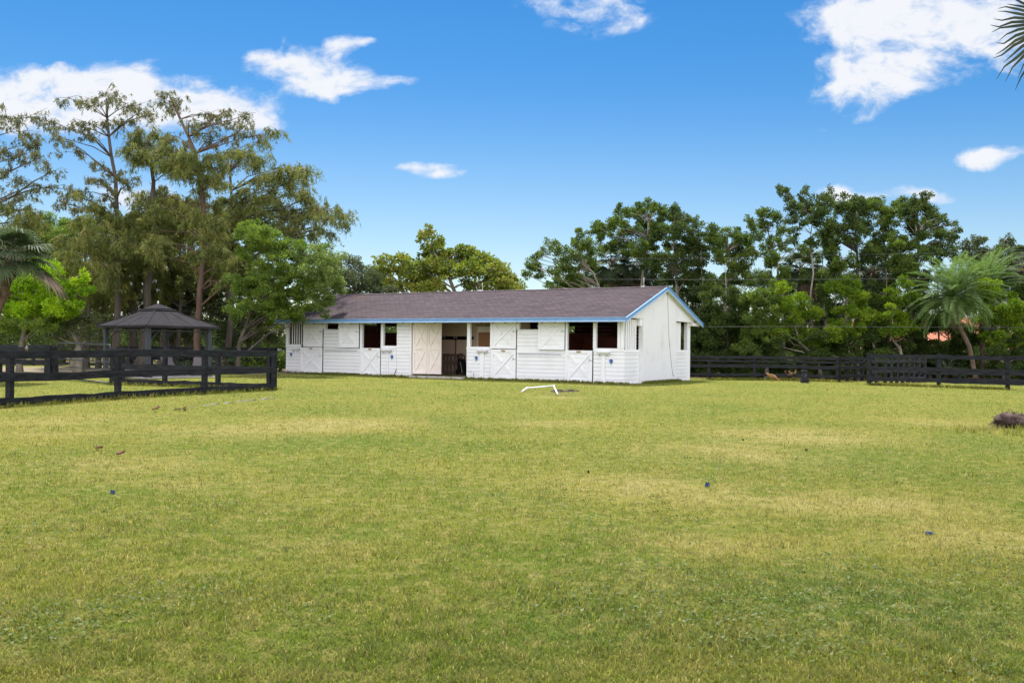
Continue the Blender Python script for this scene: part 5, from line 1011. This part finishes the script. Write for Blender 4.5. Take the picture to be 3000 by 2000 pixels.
# ---------------------------------------------------------------- small things on the lawn
p0, p1, p2, p3 = ground(1529, 1149), ground(1543, 1143.5), ground(1622, 1141), ground(1633, 1157)
up = lambda p, z: Vector((p.x, p.y, p.z+z))
pf = empty('plastic_pipe_frame', p0, label='bent white plastic pipe frame lying on the lawn in front of the barn', cat='pipe')
MB().tube([up(p0, .03), up(p1, .08), up(p1, .08).lerp(up(p2, .13), .5), up(p2, .13)], .027, 8).tube([up(p2, .13), up(p3, .04)], .027, 8).build('pipe', M['pvc'], pf)
for q in (up(p1, .08), up(p2, .13)): MB().blob(q, .040, .040, .040, 3, .03, 10, 6).build('elbow_joint', M['pvc'], pf)
p = ground(1655, 1147); r2_ = random.Random(4); sm = MB()
for i in range(16): q = p+Vector((r2_.uniform(-.45, .45), r2_.uniform(-.25, .25), 0)); sm.blob(q, r2_.uniform(.05, .14), r2_.uniform(.05, .12), r2_.uniform(.025, .08), i, .3, 9, 6)
tag(sm.build('soil_clods', M['soil']), 'small heap of dug brown soil beside the white plastic pipe frame', 'soil heap')
# uprooted stump at the right edge: a knotted core with many fibres
p = ground(2966, 1252); k = p.y/F; stp = empty('tree_stump', p, label='fibrous purple brown root stump on the grass at the right edge', cat='stump')
MB().blob(p+Vector((0, 0, .10)), .33, .27, .15, 8, .22, 16, 10).blob(p+Vector((-.12, -.05, .16)), .24, .2, .13, 9, .25, 12, 8).blob(p+Vector((.28, .0, .12)), .20, .17, .13, 10, .25, 12, 8).build('root_core', M['root'], stp)
fib = MB(); r3 = random.Random(12)
for i in range(420):
    a = r3.uniform(0, 6.28); ph = r3.uniform(.15, 1.5); d = Vector((math.cos(a)*math.sin(ph), math.sin(a)*math.sin(ph), math.cos(ph))); s = p+Vector((d.x*.32, d.y*.25, .05+d.z*.17)); t_ = Vector((r3.uniform(-1, 1), r3.uniform(-1, 1), r3.uniform(-.9, .5)))
    fib.tube([s, s+(d*.4+t_*.5)*.08, s+(d*.3+t_)*r3.uniform(.07, .2)], [.009, .007, .003], 4, cap=False)
fib.build('root_fibre', M['root'], stp)
MB().tube([p+Vector((.12, .0, .23)), p+Vector((.28, -.05, .30))], .012, 5).build('broken_root', M['strap'], stp)
# brown palm boots on the grass by the left fence, a half buried timber
for i, (u, v, du, dv, lab) in enumerate([(456, 1198, 16, 7, 'dry brown palm boot on the grass in front of the left fence, leftmost of three'), (520, 1199, 14, -5, 'dry brown palm boot flat on the grass, middle of three by the left fence'), (541, 1197, 4, -9, 'dry brown palm boot with one end raised, rightmost of three by the left fence'), (352, 1333, 18, 4, 'long dry brown stick on the mid left lawn'), (290, 1315, 14, -3, 'short dry brown stick left of the longer one on the mid left lawn')]):
    q = ground(u-du/2, v+3); q2 = ground(u+du/2, v+3-dv*.4); tag(MB().beam(up(q, .03), up(q2, .05+.03*(i == 2)), .05, .025).tube([up(q2, .05), up(q2, .05)+(up(q2, .05)-up(q, .03))*.35], [.022, .006], 5).build('palm_boot', M['stick']), lab, 'stick')
q, q2 = ground(560, 1192), ground(800, 1166); tag(MB().wavy(up(q, .0), up(q2, .0), .09, .025, 22, .012).build('half_buried_timber', M['strap']), 'grey timber edging half buried in the grass in front of the left fence', 'timber')
for i, (u, v, sx, lab) in enumerate([(2072, 1425, .028, 'blue black plastic cup scrap on the lawn, left of the centre right'), (2723, 1565, .04, 'flat torn blue plastic scrap on the right foreground lawn'), (2362, 1322, .02, 'tiny black scrap on the right lawn, highest of the scraps'), (2177, 1291, .015, 'tiny dark scrap up the lawn, beyond the blue cup scrap'), (1724, 1386, .014, 'tiny dark green scrap on the middle lawn'), (330, 1447, .022, 'small blue scrap in the grass on the left lawn')]):
    q = ground(u, v); e = MB().quad8([q+Vector(x) for x in ((-sx, -sx*.5, .005), (sx, -sx*.6, .005), (sx*.9, sx*.5, .01), (-sx*.8, sx*.6, .01), (-sx*.7, -sx*.3, .025+sx*.9*(i != 1)), (sx*.6, -sx*.3, .02+sx*.8*(i != 1)), (sx*.7, sx*.3, .02+sx*.6*(i != 1)), (-sx*.6, sx*.3, .025+sx*.7*(i != 1)))]).build('plastic_scrap', M['scrap'] if i in (0, 1, 5) else M['black'])
    tag(e, lab, 'litter')
# hens and a dove: one continuous body each
def hen(name, label, p, rz, s, m, pose=0.0, peck=False, cat='chicken'):
    e = empty(name, p, rz, label=label, cat=cat)
    if peck: sp = [(-.24, 0, .33, .02), (-.20, 0, .30, .05), (-.13, 0, .235, .085), (0, 0, .20, .115), (.11, 0, .17, .095), (.18, 0, .12, .05), (.235, 0, .075, .033), (.27, 0, .05, .036), (.30, 0, .035, .026), (.335, 0, .015, .004)]
    else: sp = [(-.25, 0, .40, .015), (-.21, 0, .36, .045), (-.14, 0, .27, .085), (-.02, 0, .22, .12), (.09, 0, .24, .10), (.14, 0, .31, .055), (.155, 0, .37, .036), (.17, 0, .405, .038), (.19, 0, .405, .028), (.23, 0, .395, .004)]
    MB().tube([(x*s, y*s, z*s) for (x, y, z, r) in sp], [r*s for (*_, r) in sp], 10, squash=.85).build('body', M[m], e, local=True)
    hx, hz = (.28, .085) if peck else (.17, .45)
    if cat == 'chicken': MB().blob((hx*s, 0, hz*s), .03*s, .008*s, .022*s, 2, .2, 8, 6).build('comb', M['comb'], e, local=True)
    for sy in (-1, 1):
        MB().tube([(-.02*s, sy*.045*s, .14*s), (.0, sy*.045*s, .07*s), (-.01*s, sy*.045*s, .01*s), (.06*s, sy*.05*s, .005*s)], .009*s, 5).build('leg', M['leg'], e, local=True)
        MB().quad8([(x*s, sy*y*s, z*s) for (x, y, z) in ((-.2, .085, .24), (.06, .1, .17), (.08, .112, .18), (-.18, .1, .25), (-.19, .085, .30), (.06, .105, .28), (.07, .115, .27), (-.17, .1, .30))]).build('wing', M[m], e, local=True)
    return e
hen('hen', 'dark brown hen pecking before the far right fence, nearest the barn', ground(2116, 1111.5), R(-10), 1.0, 'hen_dark', peck=True)
hen('hen', 'golden buff hen pecking with its tail up, between two posts of the far right fence', ground(2262, 1116), R(-20), 1.1, 'hen_gold', peck=True)
hen('hen', 'dark hen with a pale neck standing by the black bin', ground(2312, 1115), R(150), 1.0, 'hen_dark')
hen('hen', 'buff hen behind the far fence, only its head above the lowest rail', ground(2322, 1110), R(20), 1.05, 'hen_gold')
q = at(78, 1025.3, 19.9); hen('dove', 'small pale grey bird perched on the top rail of the nearest left fence', Vector((q.x, q.y, 1.235)), R(120), .27, 'dove', cat='bird')
# ---------------------------------------------------------------- grass (uncountable): blades everywhere the eye can pick them out, low weeds in the damp parts
def lawn_points(n, v0, v1, seed, u0=-1100, u1=4300, pw=1.0):
    r = np.random.default_rng(seed); u = r.uniform(u0, u1, n); v = v0+(v1-v0)*r.random(n)**pw
    rr = (u-1500)/F; q = (CV-v)/F; dx = _c*rr-_s*q; dz = _s*rr+_c*q; Y = -H/dz; X = dx*Y; return X, Y, r
def in_barn(X, Y):
    lx = (X-P0[0])*math.cos(YAW)-(Y-P0[1])*math.sin(YAW); ly = (X-P0[0])*math.sin(YAW)+(Y-P0[1])*math.cos(YAW)
    return (lx > -LEN-.05) & (lx < .22) & (ly > -.06) & (ly < DEP+.1)
def blades(n, v0, v1, seed, hmin, hmax, wk, lean):
    X, Y, r = lawn_points(n, v0, v1, seed, pw=1.45); ok = (Y < 60) & (Y > 2.0) & ~in_barn(X, Y) & ~((Y > 42) & (X < -12)); X, Y = X[ok], Y[ok]; n = len(X)
    clump = .5+.5*np.sin(X*3.1+1.3*np.sin(Y*2.3))*np.sin(Y*2.7+1.7*np.sin(X*1.9)); c2 = .5+.5*np.sin(X*11+2*np.sin(Y*7))*np.sin(Y*9.3+2*np.sin(X*6.1)); h = r.uniform(hmin, hmax, n)*(.5+.5*clump+.55*c2**2)
    tall = r.random(n) < .02; h = np.where(tall, h*1.6, h)
    az = r.uniform(0, 2*math.pi, n); ln = np.abs(r.normal(lean, .35, n)); D = np.stack([np.cos(az)*np.sin(ln), np.sin(az)*np.sin(ln), np.cos(ln)], 1)
    D2 = unit(D+np.stack([np.cos(az)*.7, np.sin(az)*.7, -.35*np.ones(n)], 1)); wd = np.maximum(.0022*r.uniform(.7, 1.5, n), wk*Y/940.0)
    sa = az+r.normal(math.pi/2, .5, n); S = np.stack([np.cos(sa), np.sin(sa), 0*sa], 1)*wd[:, None]
    B = np.stack([X, Y, gz(X, Y)-.004], 1); m = B+D*(h*.6)[:, None]; tp_ = m+D2*(h*.55)[:, None]
    V = np.stack([B-S, B+S, m+S*.8, m-S*.8, tp_], 1).reshape(-1, 3); i = np.arange(n)*5
    t_ = np.clip(.5+r.normal(0, .25, n), 0, 1); return V, np.stack([i, i+1, i+2, i+3], 1), np.stack([i+3, i+2, i+4], 1), np.repeat(t_, 5)
for (n, v0, v1, sd, h0, h1, wk, ln) in [(720000, 1088, 2300, 1, .019, .050, .33, .50)]:
    V, q4, q3, tt = blades(n, v0, v1, sd, h0, h1, wk, ln)
    tag(np_mesh('grass', V, [q4, q3], M['blade'], None, tt), 'short mown grass, green mixed with straw coloured blades', 'grass', kind='stuff')
# low broad leaved weeds
X, Y, r = lawn_points(52000, 1270, 2250, 9)
pn = np.sin(X*.9+2.1*np.sin(Y*.55))*np.sin(Y*1.1+1.3*np.sin(X*.7)+.8)+.35*np.sin(X*4.3+Y*1.2)*np.sin(Y*3.9-X)
ok = (pn+.30*np.clip(X/3, -1, 1.2)+r.normal(0, .22, len(X)) > .42) & (Y > 2.4); X, Y = X[ok], Y[ok]; n = len(X)
az = r.uniform(0, 6.283, n); D = np.stack([np.cos(az), np.sin(az), r.normal(.25, .25, n)], 1); D = unit(D); G = np.tile([0., 0., 1.], (n, 1))+r.normal(0, .35, (n, 3))
V, Fq = leaves(np.stack([X, Y, .012+.022*r.random(n)], 1), D, r.uniform(.014, .030, n)*np.maximum(1, Y/15), r.uniform(.006, .011, n)*np.maximum(1, Y/15), G)
tag(np_mesh('low_weeds', V, [Fq], M['clover'], None, np.repeat(r.random(n), 4)), 'patches of low round leaved weeds in the damp parts of the lawn', 'weeds', kind='stuff')
# longer tufts along the fence feet, the barn foot and round the stump
pts = []
rr = random.Random(8)
def along(A_, B_, n, w):
    for _ in range(n):
        t = rr.random(); pts.append((A_[0]+(B_[0]-A_[0])*t+rr.gauss(0, w), A_[1]+(B_[1]-A_[1])*t+rr.gauss(0, w)))
along(fa, fb, 260, .10); along(fb, fc, 420, .10); along(gA, fc, 500, .12); along(f1, f4, 420, .12); along(n1_, n3_, 420, .12); along((fa[0]*2-fb[0], fa[1]*2-fb[1]), fa, 200, .1)
A_, B_ = bl(-.3, -.12, 0), bl(18.6, -.12, 0); along(A_, B_, 700, .07); A_, B_ = bl(-.3, 1.3, 0), bl(-.32, 5.2, 0); along(A_, B_, 260, .06)
pz = ground(2966, 1262); along((pz.x-1.3, pz.y-.35), (pz.x+.8, pz.y+.15), 70, .30); along((pz.x-.5, pz.y-1.0), (pz.x+.4, pz.y-.9), 40, .12)
X = np.array([p[0] for p in pts]); Y = np.array([p[1] for p in pts]); k_ = 7; X = np.repeat(X, k_); Y = np.repeat(Y, k_); n = len(X); r = np.random.default_rng(77)
X = X+r.normal(0, .03, n); Y = Y+r.normal(0, .03, n); D = unit(np.stack([r.normal(0, .35, n), r.normal(0, .35, n), np.ones(n)], 1))
V, Fq = leaves(np.stack([X, Y, gz(X, Y)-.01], 1), D, r.uniform(.06, .17, n), np.maximum(.004, .30*Y/940))
tag(np_mesh('grass_tufts', V, [Fq], M['blade'], None, np.repeat(np.clip(.5+r.normal(0, .2, n), 0, 1), 4)), 'longer grass left uncut along the fences, the barn foot and the stump', 'grass', kind='stuff')
